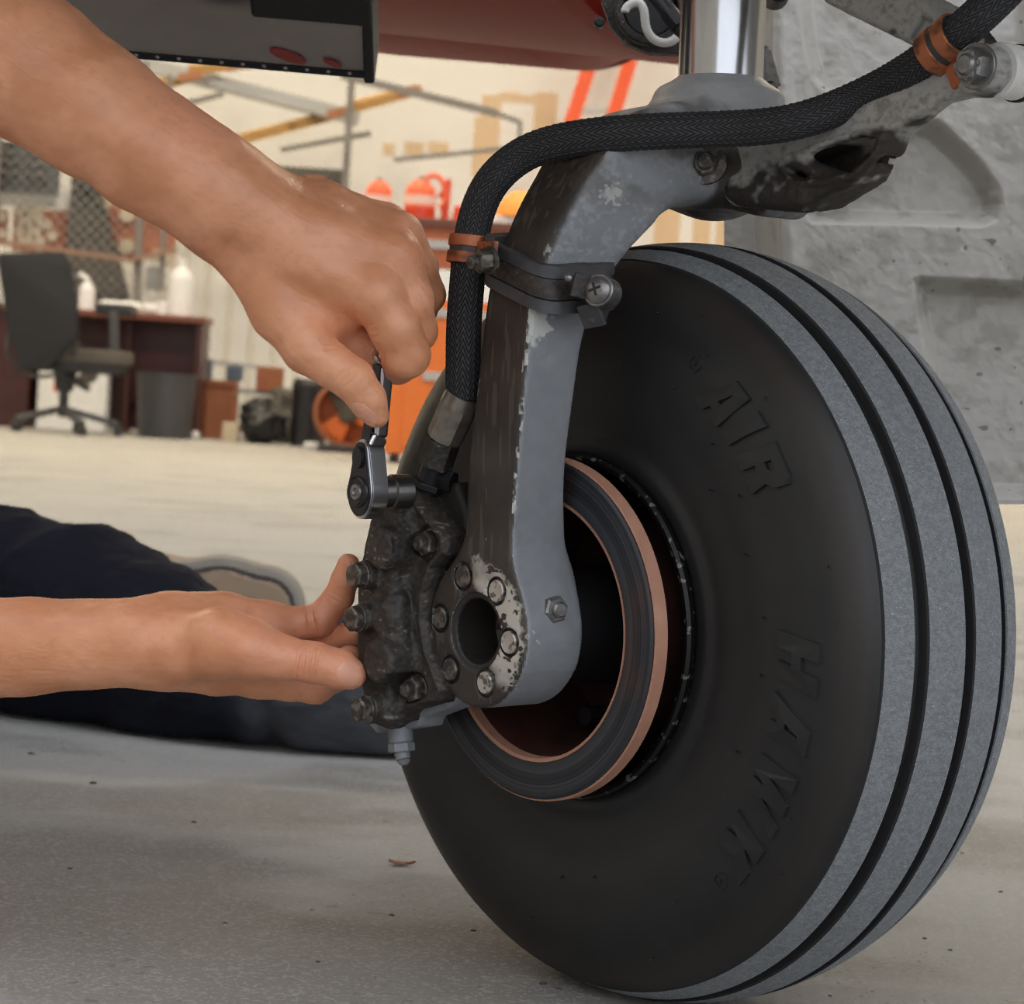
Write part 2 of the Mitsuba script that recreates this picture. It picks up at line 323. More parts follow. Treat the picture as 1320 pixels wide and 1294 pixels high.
def strut_c(p, n, uv):
    a, u, v = wl(p)
    k = n3(p, 60.0, 4); f = n3(p, 300.0, 2)
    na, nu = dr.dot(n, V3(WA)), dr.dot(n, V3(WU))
    grey = mix((.17, .179, .19), (.215, .223, .233), n3(p, 120.0))
    grey = mix(grey, (.40, .405, .41), smoothstep(.235, .30, v) * .9)                      # thinner, paler paint up at the fork
    chalk = smoothstep(.50, .64, f * .55 + k * .45) * smoothstep(.17, .22, v)
    grey = mix(grey, (.50, .50, .49), chalk * .18)
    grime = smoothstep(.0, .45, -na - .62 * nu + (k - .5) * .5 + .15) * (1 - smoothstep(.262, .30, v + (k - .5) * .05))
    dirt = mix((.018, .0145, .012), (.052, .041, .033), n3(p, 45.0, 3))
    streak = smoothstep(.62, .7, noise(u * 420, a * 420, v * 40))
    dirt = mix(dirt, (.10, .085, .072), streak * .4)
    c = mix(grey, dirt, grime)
    low = smoothstep(.225, .25, v) * smoothstep(.50, .68, n3(p, 38.0, 4))
    c = mix(c, (.07, .06, .05), low * .6)
    wear = smoothstep(.30, .50, dr.minimum(-na, nu)) * smoothstep(.50, .62, f * .6 + n3(p, 140.0, 2) * .4) * (1 - smoothstep(.20, .22, v)) * smoothstep(.05, .06, v)
    def chip(o, cu, cv, ra, rv): return 1 - smoothstep(.7, 1.0, dr.sqrt(dr.square((u - cu) / ra) + dr.square((v - cv) / rv) + dr.square((a - o) / .012)) + (f - .5) * 1.1)
    wear = dr.maximum(wear, dr.maximum(chip(-.089, .0425, .170, .0038, .018), dr.maximum(chip(-.046, .060, .2400, .0042, .0085) * .8, chip(-.090, -.002, .135, .004, .008) * .6)))
    c = mix(c, (.50, .49, .46), dr.clip(wear, 0, 1) * .85)
    # bare metal where the paint has come off around the axle bolts and along the ridge
    rr = dr.sqrt(u * u + v * v)
    face = smoothstep(.093, .0955, -a)
    side = smoothstep(.15, .55, (u * .85 + v * .2) / dr.maximum(rr, 1e-4) + (k - .5) * .8)
    edge = smoothstep(.0212, .0220, rr) * (1 - smoothstep(.0375, .0415, rr + (f - .5) * .01))
    bare = face * side * edge * smoothstep(.36, .42, k * .5 + f * .5)
    nick = smoothstep(.66, .70, f * .5 + k * .5) * smoothstep(.030, .036, rr) * (1 - smoothstep(.052, .062, rr)) * smoothstep(.085, .09, -a) * smoothstep(.0, .3, u / rr)
    c = mix(c, (.48, .445, .39), dr.clip(bare + nick, 0, 1))
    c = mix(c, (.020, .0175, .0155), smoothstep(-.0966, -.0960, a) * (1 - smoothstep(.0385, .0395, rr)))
    return c
mat('strut', strut_c, .5, .05, .5, bump=(lambda p, n, uv: n3(p, 420.0, 3), 3e-4), bscale=.0005)
mat('grey_paint', lambda p, n, uv: mix(mix((.17, .182, .2), (.22, .23, .245), n3(p, 120.0)), (.06, .05, .045), .5 * smoothstep(.55, .7, n3(p, 60.0))), .5, .05)
mat('chrome', (.50, .505, .515), .19, 1.0)
mat('bare_metal', lambda p, n, uv: mix((.50, .47, .42), (.16, .14, .12), smoothstep(.52, .68, n3(p, 330.0, 3))), .4, .6)
def cast_c(p, n, uv):
    k = n3(p, 70.0, 4); f = n3(p, 400.0, 2)
    c = mix((.021, .018, .016), (.055, .046, .039), smoothstep(.25, .75, k * .6 + f * .4))
    return mix(c, (.22, .20, .175), .6 * smoothstep(.64, .76, f * .6 + k * .4))
mat('casting', cast_c, .55, .2, .5, bump=(lambda p, n, uv: n3(p, 500.0, 3), 3e-4), bscale=.0008)
mat('dark_cast', (.02, .018, .0165), .6, .2)  # dark tone of the filler behind the caliper, shade and dirt together
mat('dirty_bolt', lambda p, n, uv: mix((.07, .06, .052), (.20, .18, .155), smoothstep(.4, .75, n3(p, 260.0))), .42, .6)
mat('steel_bolt', lambda p, n, uv: mix((.30, .30, .30), (.14, .13, .125), n3(p, 300.0)), .35, .8)
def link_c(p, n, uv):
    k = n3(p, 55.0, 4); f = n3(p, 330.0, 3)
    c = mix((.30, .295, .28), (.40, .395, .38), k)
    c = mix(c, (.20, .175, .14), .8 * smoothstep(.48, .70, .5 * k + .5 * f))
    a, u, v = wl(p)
    painted_shade = 1 - smoothstep(-.004, .004, v - (.2500 + .16 * (u - .08)) + (k - .5) * .034)  # shade of the underside painted as a darker lower half
    painted_shade = dr.maximum(painted_shade * smoothstep(.30, .55, n3(p, 80.0, 3) + .18), smoothstep(.030, .034, a) * smoothstep(.07, .08, u) * (1 - smoothstep(.15, .16, u)) * (1 - smoothstep(.285, .29, v)))  # shade inside the pocket painted dark too
    return mix(c, (.032, .026, .022), dr.clip(dr.maximum(painted_shade, smoothstep(.66, .74, n3(p, 38.0, 4))), 0, 1))
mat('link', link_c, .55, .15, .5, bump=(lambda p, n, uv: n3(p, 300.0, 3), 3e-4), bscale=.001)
def hose_c(p, n, uv):                                                    # braid: V-shaped strands, shading between them painted in as darker colour
    tri = lambda x: dr.abs(x - dr.floor(x) - .5) * 2
    q = uv.y * 18; w = uv.x / .0040
    return mix((.012, .012, .013), (.070, .070, .073), smoothstep(.1, .9, tri(w + tri(q * .5) * 2.0)) * (.45 + .55 * tri(q)) * (.6 + .6 * n3(p, 300.0, 2)))
mat('hose', hose_c, .75, 0, .3)
mat('rubber_strip', lambda p, n, uv: mix((.03, .03, .032), (.062, .062, .066), n3(p, 150.0)), .5, 0, .4)
mat('copper_band', lambda p, n, uv: mix((.40, .13, .055), (.16, .06, .035), smoothstep(.5, .72, n3(p, 130.0, 3))), .42, .45)
mat('ferrule', lambda p, n, uv: mix((.40, .36, .31), (.16, .14, .12), n3(p, 180.0, 3)), .36, .75)
mat('tool_chrome', (.55, .55, .56), .18, 1.0)
mat('dark_socket', (.10, .095, .09), .28, .9)
mat('tool_black', (.018, .018, .02), .22, .3)
def panel_c(p, n, uv):
    k = n3(p, 7.0, 4); f = n3(p, 60.0, 4)
    c = mix((.31, .293, .262), (.42, .402, .368), k)
    c = mix(c, (.22, .20, .172), .5 * smoothstep(.5, .7, f))
    spot = smoothstep(.86, .90, noise(p.x * 150, p.y * 150, p.z * 150)) * smoothstep(.45, .6, k)
    c = mix(c, (.09, .075, .062), .75 * spot)
    return c
mat('panel', panel_c, .48, .1, .5)
mat('flap', lambda p, n, uv: mix(mix((.27, .245, .22), (.40, .36, .33), n3(p, 16.0, 4)), (.05, .045, .04), smoothstep(.5, .7, n3(p, 9.0))), .38, .3)
mat('flap_red', (.30, .05, .04), .5)
mat('aircraft_red', lambda p, n, uv: mix((.25, .035, .025), (.31, .055, .04), n3(p, 5.0)), .5, 0, .25)
mat('wing', lambda p, n, uv: mix((.34, .33, .31), (.42, .41, .39), n3(p, 6.0, 3)), .4)
mat('black', (.012, .012, .013), .5)
mat('white_band', (.62, .61, .58), .5)
def skin_c(p, n, uv):
    k = n3(p, 38.0, 3); f = n3(p, 260.0, 3); b = n3(p, 12.0, 2)
    c = mix((.59, .245, .12), (.73, .335, .185), smoothstep(.3, .7, k))
    c = mix(c, (.74, .31, .19), .5 * smoothstep(.45, .7, b))
    return mix(c, (.50, .205, .11), .25 * smoothstep(.45, .8, f))
mat('skin', skin_c, .39, 0, .55, bump=(lambda p, n, uv: n3(p, 700.0, 3), 3e-4), bscale=.0004)
mat('nail', (.72, .35, .235), .28, 0, .5)
mat('trousers', lambda p, n, uv: mix(mix((.0055, .006, .010), (.0095, .0105, .018), n3(p, 20.0)), (.085, .088, .098), smoothstep(-.275, -.215, p.x + .25 * (p.z - .08)) * (1 - smoothstep(.10, .15, p.z)) * (.45 + .55 * n3(p, 24.0, 4))), .85, 0, .2, bump=(lambda p, n, uv: n3(p, 60.0, 3), 1e-3), bscale=.006)
mat('shirt', (.02, .022, .026), .9)
mat('hair', (.015, .011, .009), .6)
def boot_c(p, n, uv): return mix((.30, .21, .14), (.42, .32, .23), n3(p, 30.0, 3))
mat('boot', boot_c, .7)
mat('sole', lambda p, n, uv: mix((.36, .33, .28), (.26, .235, .2), n3(p, 40.0)), .7)
def floor_c(p, n, uv):
    k = fbm(p.x * 1.3, p.y * 1.3, 0.0, 4); m = fbm(p.x * 9, p.y * 9, 3.0, 4); f = fbm(p.x * 420, p.y * 420, 0.0, 2); g = noise(p.x * 600, p.y * 600, 0.0)
    c = mix((.272, .266, .25), (.345, .337, .318), k * .6 + m * .4)
    st = smoothstep(.56, .70, fbm(p.x * 5 + 3, p.y * 7 + 9, 2.0, 4))
    c = mix(c, (.175, .168, .155), .45 * st)
    c = mix(c, (.13, .118, .105), .6 * smoothstep(.50, .66, fbm(p.x * 3.1 + 8, p.y * 4.0 + 1, 5.0, 4)) * (1 - smoothstep(2.2, 3.2, p.y)))
    c = mix(c, (.42, .415, .40), .3 * smoothstep(.55, .72, f) + .22 * smoothstep(.8, .93, g))
    pits = smoothstep(.88, .93, noise(p.x * 210 + 4, p.y * 210, 2.0)) * smoothstep(.5, .62, fbm(p.x * 14, p.y * 14, 7.0, 3))
    c = mix(c, (.13, .12, .11), .6 * pits)
    return c
mat('floor', floor_c, .6, 0, .4, bump=(lambda p, n, uv: fbm(p.x * 260, p.y * 260, 0.0, 3), 5e-4), bscale=.0006)
mat('asphalt', lambda p, n, uv: mix((.07, .07, .072), (.10, .10, .10), fbm(p.x * 3, p.y * 3, 0.0, 3)), .9)  # dark tone chosen so the unseen ground bounces little light
mat('wall', lambda p, n, uv: mix((.70, .69, .66), (.76, .75, .72), fbm(p.x * 1.2, p.z * 1.2, 1.0, 3)), .8)
mat('wall_rib', (.66, .64, .58), .7)
mat('primer', (.62, .47, .31), .8)
mat('roof', (.5, .49, .46), .8)
mat('brace', (.25, .15, .11), .7)
mat('steel', (.20, .185, .17), .55, .4)
mat('galv', (.42, .42, .41), .5, .5)
mat('timber', lambda p, n, uv: mix((.50, .30, .10), (.40, .22, .08), noise(p.x * 6, p.y * 6, p.z * 60)), .7)
mat('timber_end', (.34, .15, .07), .8)
mat('mahogany', lambda p, n, uv: mix((.036, .0085, .008), (.058, .014, .012), noise(p.x * 8, p.y * 8, p.z * 50)), .4)
mat('desk_edge', (.17, .055, .035), .4)
mat('chair_fabric', lambda p, n, uv: mix((.019, .020, .024), (.028, .029, .034), n3(p, 90.0)), .85)
mat('plastic', (.022, .022, .024), .4)
mat('plastic_grey', (.055, .056, .06), .5)
mat('white', (.74, .75, .76), .5)
mat('bag', (.010, .010, .012), .3)
mat('red_paint', (.80, .115, .04), .35)
mat('red_dark', (.62, .045, .012), .4)
mat('label', (.80, .55, .48), .5)
mat('orange', (.66, .155, .02), .45)
mat('cabinet', lambda p, n, uv: mix((.30, .075, .022), (.38, .10, .03), n3(p, 6.0)), .45)
mat('cabinet_top', (.13, .04, .025), .5)
mat('green', (.22, .62, .10), .6)
mat('yellow', (.70, .30, .05), .5)
mat('ladder', (.66, .07, .012), .4)
mat('cardboard', lambda p, n, uv: mix((.24, .085, .042), (.30, .11, .055), n3(p, 8.0)), .8)
mat('parcel', (.60, .50, .36), .7)
mat('brick_board', (.40, .135, .07), .7)
mat('daisy', (.70, .60, .45), .7)
mat('grey_cloth', lambda p, n, uv: mix((.075, .068, .058), (.10, .09, .078), n3(p, 20.0)), .8)
mat('blue_cloth', (.09, .12, .17), .8)
mat('tape', (.05, .055, .06), .6)
mat('screen', (.03, .027, .025), .3)
mat('stain', (.07, .06, .055), .8)
mat('leaf', (.27, .12, .07), .7)
# ------------------------------------------------------------------ the wheel: tyre with ribs and raised lettering, rim, brake disc, hub
wheel = thing('main_wheel', 'black aircraft wheel with grooved grey tread and raised AIR HAWK sidewall lettering', 'wheel')
SIDE = PchipInterpolator([.090, .0975, .104, .112, .13, .15, .17, .188, .20, .207, .2093], [-.010, -.0225, -.0235, -.0215, -.0215, -.0225, -.0215, -.0165, -.0095, -.0035, -.0004])
CROWN = lambda o: .2227 - 4.2 * (o - .055) ** 2
GRV = [(.0178, .0250), (.0516, .0585), (.0868, .0930)]
RMID = .055
rs = np.linspace(.090, .2093, 44)
near = np.stack([SIDE(rs), rs], 1)
gp = [(0, .2093)]
os_ = np.linspace(.0, .11, 45)
under = np.stack([os_, CROWN(os_) - .0062], 1)
prof = np.vstack([near, [(.0, .2065)], under[1:-1], [(.11, .2065)], [(2 * RMID - o, r) for o, r in near[::-1]]])
tyre = part(wheel, 'tyre', wheel_lathe(prof, 320), 'm_rubber', smooth=30)
edges = [0.0] + [x for g in GRV for x in g] + [.110]
for k in range(4):
    o0, o1 = edges[2 * k], edges[2 * k + 1]; oo = np.linspace(o0, o1, 10); c = .0009
    top = [(o, CROWN(o) - (c if (i == 0 or i == 9) else 0)) for i, o in enumerate(oo)]
    top = [(o0, CROWN(o0) - c), (o0 + c, CROWN(o0 + c))] + [(o, CROWN(o)) for o in oo[1:-1]] + [(o1 - c, CROWN(o1 - c)), (o1, CROWN(o1) - c)]
    low = [(o, CROWN(o) - .0075) for o in oo[::-1]]
    part(tyre, 'tread_rib', wheel_lathe(top + low, 320), 'm_tread', smooth=30, label='worn grey tread rib' if k == 0 else None)
def on_side(m, deg, r0, shear=.28, hgt=.0016):                           # flat lettering (x along, y out, z up) -> wrapped on the near sidewall
    m = m.subdivide_to_size(.004) if len(m.faces) < 4000 else m
    v = m.vertices.copy(); x, y, z = v[:, 0] + shear * (v[:, 1] - .013), v[:, 1], v[:, 2]
    r = r0 + y - .013; t = math.radians(deg) - x / r0
    o = SIDE(np.clip(r, .09, .209)) + .0006 - z
    q = trimesh.Trimesh(np.stack([o, r * np.cos(t), r * np.sin(t)], 1), m.faces, process=False)
    return inL(fix_out(q))
GLYPH = {  # heavy square italic capitals, one unit tall
    'A': ([(0, 0), (.34, 1), (.86, 1), (1.0, 0), (.64, 0), (.62, .2), (.44, .2), (.38, 0)], [[(.50, .42), (.62, .42), (.60, .76), (.585, .76)]]),
    'I': ([(0, 0), (.0, 1), (.40, 1), (.40, 0)], []),
    'R': ([(0, 0), (0, 1), (.78, 1), (.97, .9), (1, .62), (.86, .42), (1, 0), (.62, 0), (.50, .36), (.38, .36), (.38, 0)], [[(.38, .6), (.56, .6), (.60, .66), (.58, .76), (.38, .76)]]),
    'H': ([(0, 0), (0, 1), (.38, 1), (.38, .62), (.66, .62), (.66, 1), (1.04, 1), (1.04, 0), (.66, 0), (.66, .38), (.38, .38), (.38, 0)], []),
    'W': ([(.16, 0), (0, 1), (.34, 1), (.42, .42), (.58, 1), (.86, 1), (.92, .42), (1.12, 1), (1.42, 1), (1.12, 0), (.74, 0), (.68, .34), (.56, 0)], []),
    'K': ([(0, 0), (0, 1), (.38, 1), (.38, .64), (.62, 1), (1.06, 1), (.72, .54), (1.0, 0), (.58, 0), (.40, .34), (.38, .34), (.38, 0)], [])}
def letter(ch, h, z=.0030):
    o, holes = GLYPH[ch]; g = affinity.scale(Polygon(o, holes), h, h, origin=(0, 0)).buffer(-.0004).buffer(.0004)
    x0, _, x1, _ = g.bounds; g = affinity.translate(g, -(x0 + x1) / 2, 0)
    return extrude(g, z, .0005)
for ch, deg in zip('AIR', (46.9, 39.6, 30.9)): part(tyre, 'letter', on_side(letter(ch, .0250), deg, .1725), 'm_rubber', smooth=30)
for ch, deg in zip('HAWK', (-4.1, -15.6, -28.6, -41.4)): part(tyre, 'letter', on_side(letter(ch, .0255), deg, .1715), 'm_rubber', smooth=30)
for deg in (56.6, -49.6):
    ring = cat(lathe([(0, .0032), (0, .0050), (.0016, .0047), (.0016, .0035)], 32), lathe([(0, 0), (0, .0012), (.0018, .0009), (.0018, 0)], 12))
    ring.apply_translation([0, .013, 0]); part(tyre, 'ring_mark', on_side(ring, deg, .1745, 0), 'm_rubber', smooth=30)
spew = []
for r, deg in [(.196, 62), (.186, 70), (.155, 59), (.152, 75), (.1905, 41.5), (.182, 56), (.150, 43), (.149, 30), (.190, 11.5), (.1925, 3), (.140, 18), (.132, 36), (.146, -8), (.141, -26), (.186, -31), (.168, -62), (.192, -74), (.145, -95), (.142, -84), (.178, -104), (.147, 4), (.19, 84), (.196, -40)]:
    t = math.radians(deg); o = float(SIDE(r)); b = np.array([o + .0003, r * math.cos(t), r * math.sin(t)]); tip = b + np.array([-.0026, .0022, -.0002 + .0010 * math.sin(deg)])
    spew.append(sweep(Lm([b, (b + tip) / 2 + [-.0003, 0, 0], tip]), [.00055, .00048, .0004], 6))
labels[part(tyre, 'moulding_hair', cat(*spew), 'm_rubber', label='short rubber moulding hairs')]['kind'] = 'stuff'
rim = part(wheel, 'rim', wheel_lathe([(-.0245, .0975), (-.0275, .0985), (-.0292, .0970), (-.0285, .0942), (-.020, .0915), (.0, .0885), (.030, .086), (.034, .02), (.060, .02), (.060, .09), (.12, .09), (.134, .099), (.13, .0975), (.11, .092), (.0, .0912)], 160), 'm_rim', smooth=30, label='rim flange with worn bright edge')
part(rim, 'hub', wheel_lathe([(-.052, .012), (-.052, .026), (-.045, .031), (.03, .036), (.03, .012)], 64), 'm_black_metal')
for k in range(6):
    t = k * math.pi / 3 + .3; part(rim, 'hub_bolt', cyl(L(.01, .055 * math.cos(t), .055 * math.sin(t)), L(-.004, .055 * math.cos(t), .055 * math.sin(t)), .006, hexa=True), 'm_black_metal')
disc = part(wheel, 'brake_disc', wheel_lathe([(-.0542, .0752), (-.0548, .0765), (-.0548, .0945), (-.0538, .0962), (-.0445, .0962), (-.0445, .0752)], 200), 'm_disc', smooth=25, label='grey brake disc scored with fine rings')
part(disc, 'outer_edge', wheel_lathe([(-.0528, .0961), (-.0524, .0973), (-.0440, .0973), (-.0440, .0961)], 200), 'm_copper_rust', smooth=25, label='copper coloured rust on the disc edge')
part(disc, 'inner_edge', wheel_lathe([(-.0540, .0733), (-.0548, .0752), (-.0535, .0754), (-.0480, .0738), (-.0480, .0725)], 200), 'm_copper_rust', smooth=25)
part(disc, 'hat', wheel_lathe([(-.0540, .0737), (-.0540, .0752), (.028, .066), (.028, .02), (.026, .02), (.026, .0645)], 160), 'm_dark_rust', smooth=25, label='rust red inner hat of the disc')
# ------------------------------------------------------------------ landing gear leg: cast fork, bolted axle flange, chrome piston
leg = thing('landing_gear_leg', 'grey painted landing gear leg with chipped paint and chrome piston above the tyre', 'landing gear')
LEG = np.array([  # off, u, v, half thickness across the axle, half width along the rim
    (-.0735, .0045, -.004, .0235, .0200), (-.0760, .0088, .05, .0208, .0208), (-.0782, .0130, .091, .0188, .0215), (-.0758, .0182, .134, .0192, .0212), (-.0705, .0215, .175, .0208, .0215),
    (-.0625, .0275, .205, .0235, .0240), (-.0450, .0340, .2330, .0265, .0275), (-.0200, .0375, .2560, .0285, .0295), (.0150, .0395, .2680, .0290, .0300), (.0550, .0405, .2720, .0280, .0300)])
LC = spline(LEG, 60); _t = np.gradient(LC[:, :3], axis=0); _t /= np.linalg.norm(_t, axis=1, keepdims=True)
LE2 = np.array([0, 1.0, 0]) - _t * _t[:, 1:2]; LE2 /= np.linalg.norm(LE2, axis=1, keepdims=True); LE1 = np.cross(LE2, _t)
PA, PB = np.array([.055, .0395, .27]), np.array([.055, .0490, .42])      # piston axis
PAX = (PB - PA) / np.linalg.norm(PB - PA)
def d_leg(q):
    best, sec = np.full(len(q), 1e9), np.full(len(q), 1e9)
    from scipy.spatial import cKDTree
    _, k = cKDTree(LC[:, :3]).query(q); w = q - LC[k, :3]
    s = (w * _t[k]).sum(1); k2 = np.clip(k + np.where(s > 0, 1, -1), 0, len(LC) - 1); gap = np.linalg.norm(LC[k2, :3] - LC[k, :3], axis=1) + 1e-9
    f = np.where(k2 == k, 0, np.clip(np.abs(s) / gap, 0, 1))[:, None]
    c = LC[k] * (1 - f) + LC[k2] * f; e1 = LE1[k] * (1 - f) + LE1[k2] * f; e2 = LE2[k] * (1 - f) + LE2[k2] * f
    w = q - c[:, :3]; x, y = (w * e1).sum(1), (w * e2).sum(1); z = np.where(k2 == k, np.abs(s), 0)
    r = .0035 + .0085 * np.clip((q[:, 0] + .055) / .07, 0, 1)
    # the outer forward corner stays a crisp ridge; the others are rounder
    crisp = (x * -1 > 0) & (y > 0) if _t[0][2] < 0 else (x < 0) & (y > 0)
    rr = np.where((w @ np.array([-1, 0, 0]) > -.2) & (y > 0) & (c[:, 0] < -.03), np.minimum(r, .0035), r + .0035)
    qq = np.abs(np.stack([x, y], 1)) - (c[:, 3:5] - rr[:, None])
    d2 = np.linalg.norm(np.maximum(qq, 0), axis=1) + np.minimum(qq.max(1), 0) - rr
    return np.maximum(d2, np.where(z > 0, z - .001, d2))
BOLTS = [tuple(W(x, y, -.0965)[1:]) for x, y in ((656, 828), (640, 762), (597, 743), (567, 797), (580, 863), (625, 880))]
def d_gear(q):
    d = d_leg(q)
    barrel = d_cyl(q, [-.0972, 0, 0], [-.054, 0, 0], .0425, .004)
    d = smin(d, barrel, .018)
    d = smax(d, -.0972 - q[:, 0], .003)
    sock = d_bone(q, PA + PAX * -.004, PA + PAX * .022, .0325, .0335)
    d = smin(d, sock, .016)
    col = d_cyl(q, PA + PAX * .012, PA + PAX * .0375, .0362, .004); d = smin(d, col, .012)
    lug = d_cyl(q, [.036, .085, .245], [.074, .085, .245], .014, .002); d = smin(d, lug, .02)
    lug2 = d_cyl(q, [.030, .070, .258], [.080, .070, .258], .015, .002); d = smin(d, lug2, .016)
    r = np.hypot(q[:, 1], q[:, 2])
    bore = np.maximum(r - .0182, -(q[:, 0] + .060)) if False else np.maximum(r - .0182, q[:, 0] + .066)
    d = smax(d, -bore, .0012)
    d = smax(d, -np.maximum(r - .0215, q[:, 0] + .0955), .0010)
    for c, s in BOLTS: d = smax(d, -np.maximum(np.hypot(q[:, 1] - c, q[:, 2] - s) - .0080, q[:, 0] + .0942), .0008)
    return d
m = sdf_mesh(d_gear, [-.105, -.055, -.055], [.105, .115, .325], .0015)
ed = m.edges_unique; v = m.vertices.copy(); deg = np.bincount(ed.ravel(), minlength=len(v))[:, None]
w_ = (np.clip((v[:, 2] - .19) / .02, 0, 1) * np.clip((.27 - v[:, 2]) / .02, 0, 1) * np.clip((.05 - v[:, 0]) / .02, 0, 1))[:, None]
for _ in range(70):
    a_ = np.zeros_like(v); np.add.at(a_, ed[:, 0], v[ed[:, 1]]); np.add.at(a_, ed[:, 1], v[ed[:, 0]]); v += w_ * .5 * (a_ / np.maximum(deg, 1) - v)
m.vertices = v
part(leg, 'casting', inL(fix_out(m)), 'm_strut', smooth=True)
def hit(fn, px, py, z0=1.25, z1=1.60):                                   # first surface on a line of sight, in the wheel frame
    z = np.linspace(z0, z1, 700); q = toL(np.array([P(px, py, t) for t in z])); k = np.argmax(fn(q) < 0); return q[k]
for k, (c, s) in enumerate(BOLTS):
    b = lathe([(0, 0), (0, .0063), (.0026, .0063), (.0032, .0056), (.0030, .0044), (.0028, .0)], 12 if k % 2 else 24)
    b = placed(b, [-.0942, c, s], frame([-1, 0, 0])); bright = k in (0, 1, 5)
    part(leg, 'flange_bolt', inL(fix_out(b)), 'm_bare_metal' if bright else 'm_dirty_bolt', smooth=30, label='bright worn bolt head' if bright else 'grimy bolt head')
part(leg, 'axle_end', inL(fix_out(cyl([-.062, 0, 0], [-.0695, 0, 0], .0175, .0150, bevel=.001))), 'm_dirty_bolt')
sb = W(700, 783, -.072); st = np.array([-.085, .0405, sb[2]]); ax = np.array([-.18, 1, .03])
part(leg, 'stud_nut', inL(fix_out(hexbolt([-.0745, .0385, .0125], [-.10, 1, .0], .0078, .0062, stud=.0035, studr=.0045))), 'm_steel_bolt', smooth=25, label='steel nut on the side of the axle barrel')
pist = part(leg, 'piston', inL(cyl(PA, PA + PAX * .29, .0246, n=96)), 'm_chrome', smooth=40, label='bright chrome piston tube')
part(leg, 'scraper_ring', inL(tube(PA + PAX * .0370, PA + PAX * .0395, .0285, .0244, n=96, bevel=.0008)), 'm_grey_paint')
part(leg, 'cylinder', inL(tube(PA + PAX * .168, PA + PAX * .30, .041, .0243, n=96, bevel=.002)), 'm_black_metal', label='dark upper cylinder')
# ------------------------------------------------------------------ torque links behind the leg
def uv_at(pts, off): return np.array([W(x, y, off)[1:] for x, y in pts])
LOWER = uv_at([(888, 192), (930, 178), (1010, 168), (1100, 138), (1180, 104), (1225, 80), (1255, 60), (1280, 72), (1284, 96), (1262, 118), (1210, 132), (1148, 172), (1136, 195), (1105, 232), (1040, 263), (1010, 268), (960, 262), (915, 242), (888, 226)], .03)
POCKET = uv_at([(1012, 214), (1060, 190), (1115, 174), (1136, 178), (1126, 202), (1100, 224), (1062, 234), (1026, 234)], .03)
def d_lower(q):
    p2, z = q[:, 1:], q[:, 0]
    d = d_prism(p2, z, LOWER, .0285, .066, .003)
    taper = np.clip((p2[:, 0] - .12) / .1, 0, 1)                         # narrows across the axle towards its tip
    d = smax(d, z - (.066 - .022 * taper), .006)
    d = smax(d, -d_prism(p2, z, POCKET, .02, .053, .004), .004)
    rim = np.abs(d_poly(p2, POCKET) - .001) - .0012
    d = smin(d, np.maximum(rim, np.abs(z - .029) - .0022), .003)
    a = uv_at([(1018, 206), (1082, 231)], .03); d = smin(d, d_bone(q, np.r_[.032, a[0]], np.r_[.034, a[1]], .0045, .004), .005)
    b = uv_at([(950, 243), (1032, 252)], .03); d = smin(d, d_bone(q, np.r_[.034, b[0]], np.r_[.036, b[1]], .010, .009), .004)
    e = uv_at([(1262, 88)], .03)[0]; d = smin(d, d_cyl(q, np.r_[.0255, e], np.r_[.046, e], .0125, .001), .006)
    f = uv_at([(910, 212)], .03)[0]; d = smin(d, d_cyl(q, np.r_[.020, f], np.r_[.05, f], .0135, .002), .006)
    g = meshkit.fbm(q * 260, 3, 5) - .5; weld = np.clip(1 - np.abs(p2[:, 1] - (LOWER[13, 1] * .35 + LOWER[8, 1] * .65) - .006 + (p2[:, 0] - .14) * -.55) / .006, 0, 1) * (p2[:, 0] > .10) * (p2[:, 0] < .18)
    return d + g * (.0006 + .0030 * weld)
lo, hi = LOWER.min(0), LOWER.max(0)
tl = thing('torque_link', 'pale weathered lower torque link with a dark hollow under the hose', 'torque link')
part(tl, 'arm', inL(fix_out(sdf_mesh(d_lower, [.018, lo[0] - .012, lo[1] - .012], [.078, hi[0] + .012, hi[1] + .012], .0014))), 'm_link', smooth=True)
f = uv_at([(908, 211)], .024)[0]
hb = hit(lambda q: np.minimum(d_gear(q), d_lower(q)), 910, 211)
part(tl, 'hinge_bolt', inL(fix_out(hexbolt(hb, [-.75, .66, 0], .0078, .0060, washer=.0118, stud=.004, studr=.0048))), 'm_dirty_bolt', smooth=25, label='rusty hinge bolt and washer')
e = uv_at([(1262, 86)], .026)[0]
part(tl, 'apex_nut', inL(fix_out(cat(hexbolt(np.r_[.0250, e], [-1, 0, 0], .0095, .0075, washer=.0118, stud=.0025, studr=.0058), *[cyl(np.r_[.0175, e + .0060 * np.array([math.cos(t), math.sin(t)])], np.r_[.0150, e + .0060 * np.array([math.cos(t), math.sin(t)])], .0021, n=10, bevel=.0004) for t in np.arange(6) * math.pi / 3]))), 'm_steel_bolt', smooth=25, label='castle nut on the apex bolt')
part(tl, 'apex_bush', inL(fix_out(cyl(np.r_[.040, e], np.r_[.056, e], .0142, bevel=.001))), 'm_white_band', label='white bush round the apex bolt')
part(tl, 'apex_ring', inL(fix_out(cyl(np.r_[.0555, e], np.r_[.0605, e], .0150, bevel=.0015))), 'm_black', label='black rubber ring')
part(tl, 'apex_cap', inL(fix_out(cyl(np.r_[.060, e], np.r_[.080, e], .0138, bevel=.002))), 'm_grey_paint')
UP = uv_at([(1040, -40), (1110, -40), (1190, 0), (1222, 24), (1240, 46), (1232, 66), (1205, 72), (1180, 62), (1120, 33), (1060, 3)], .045)
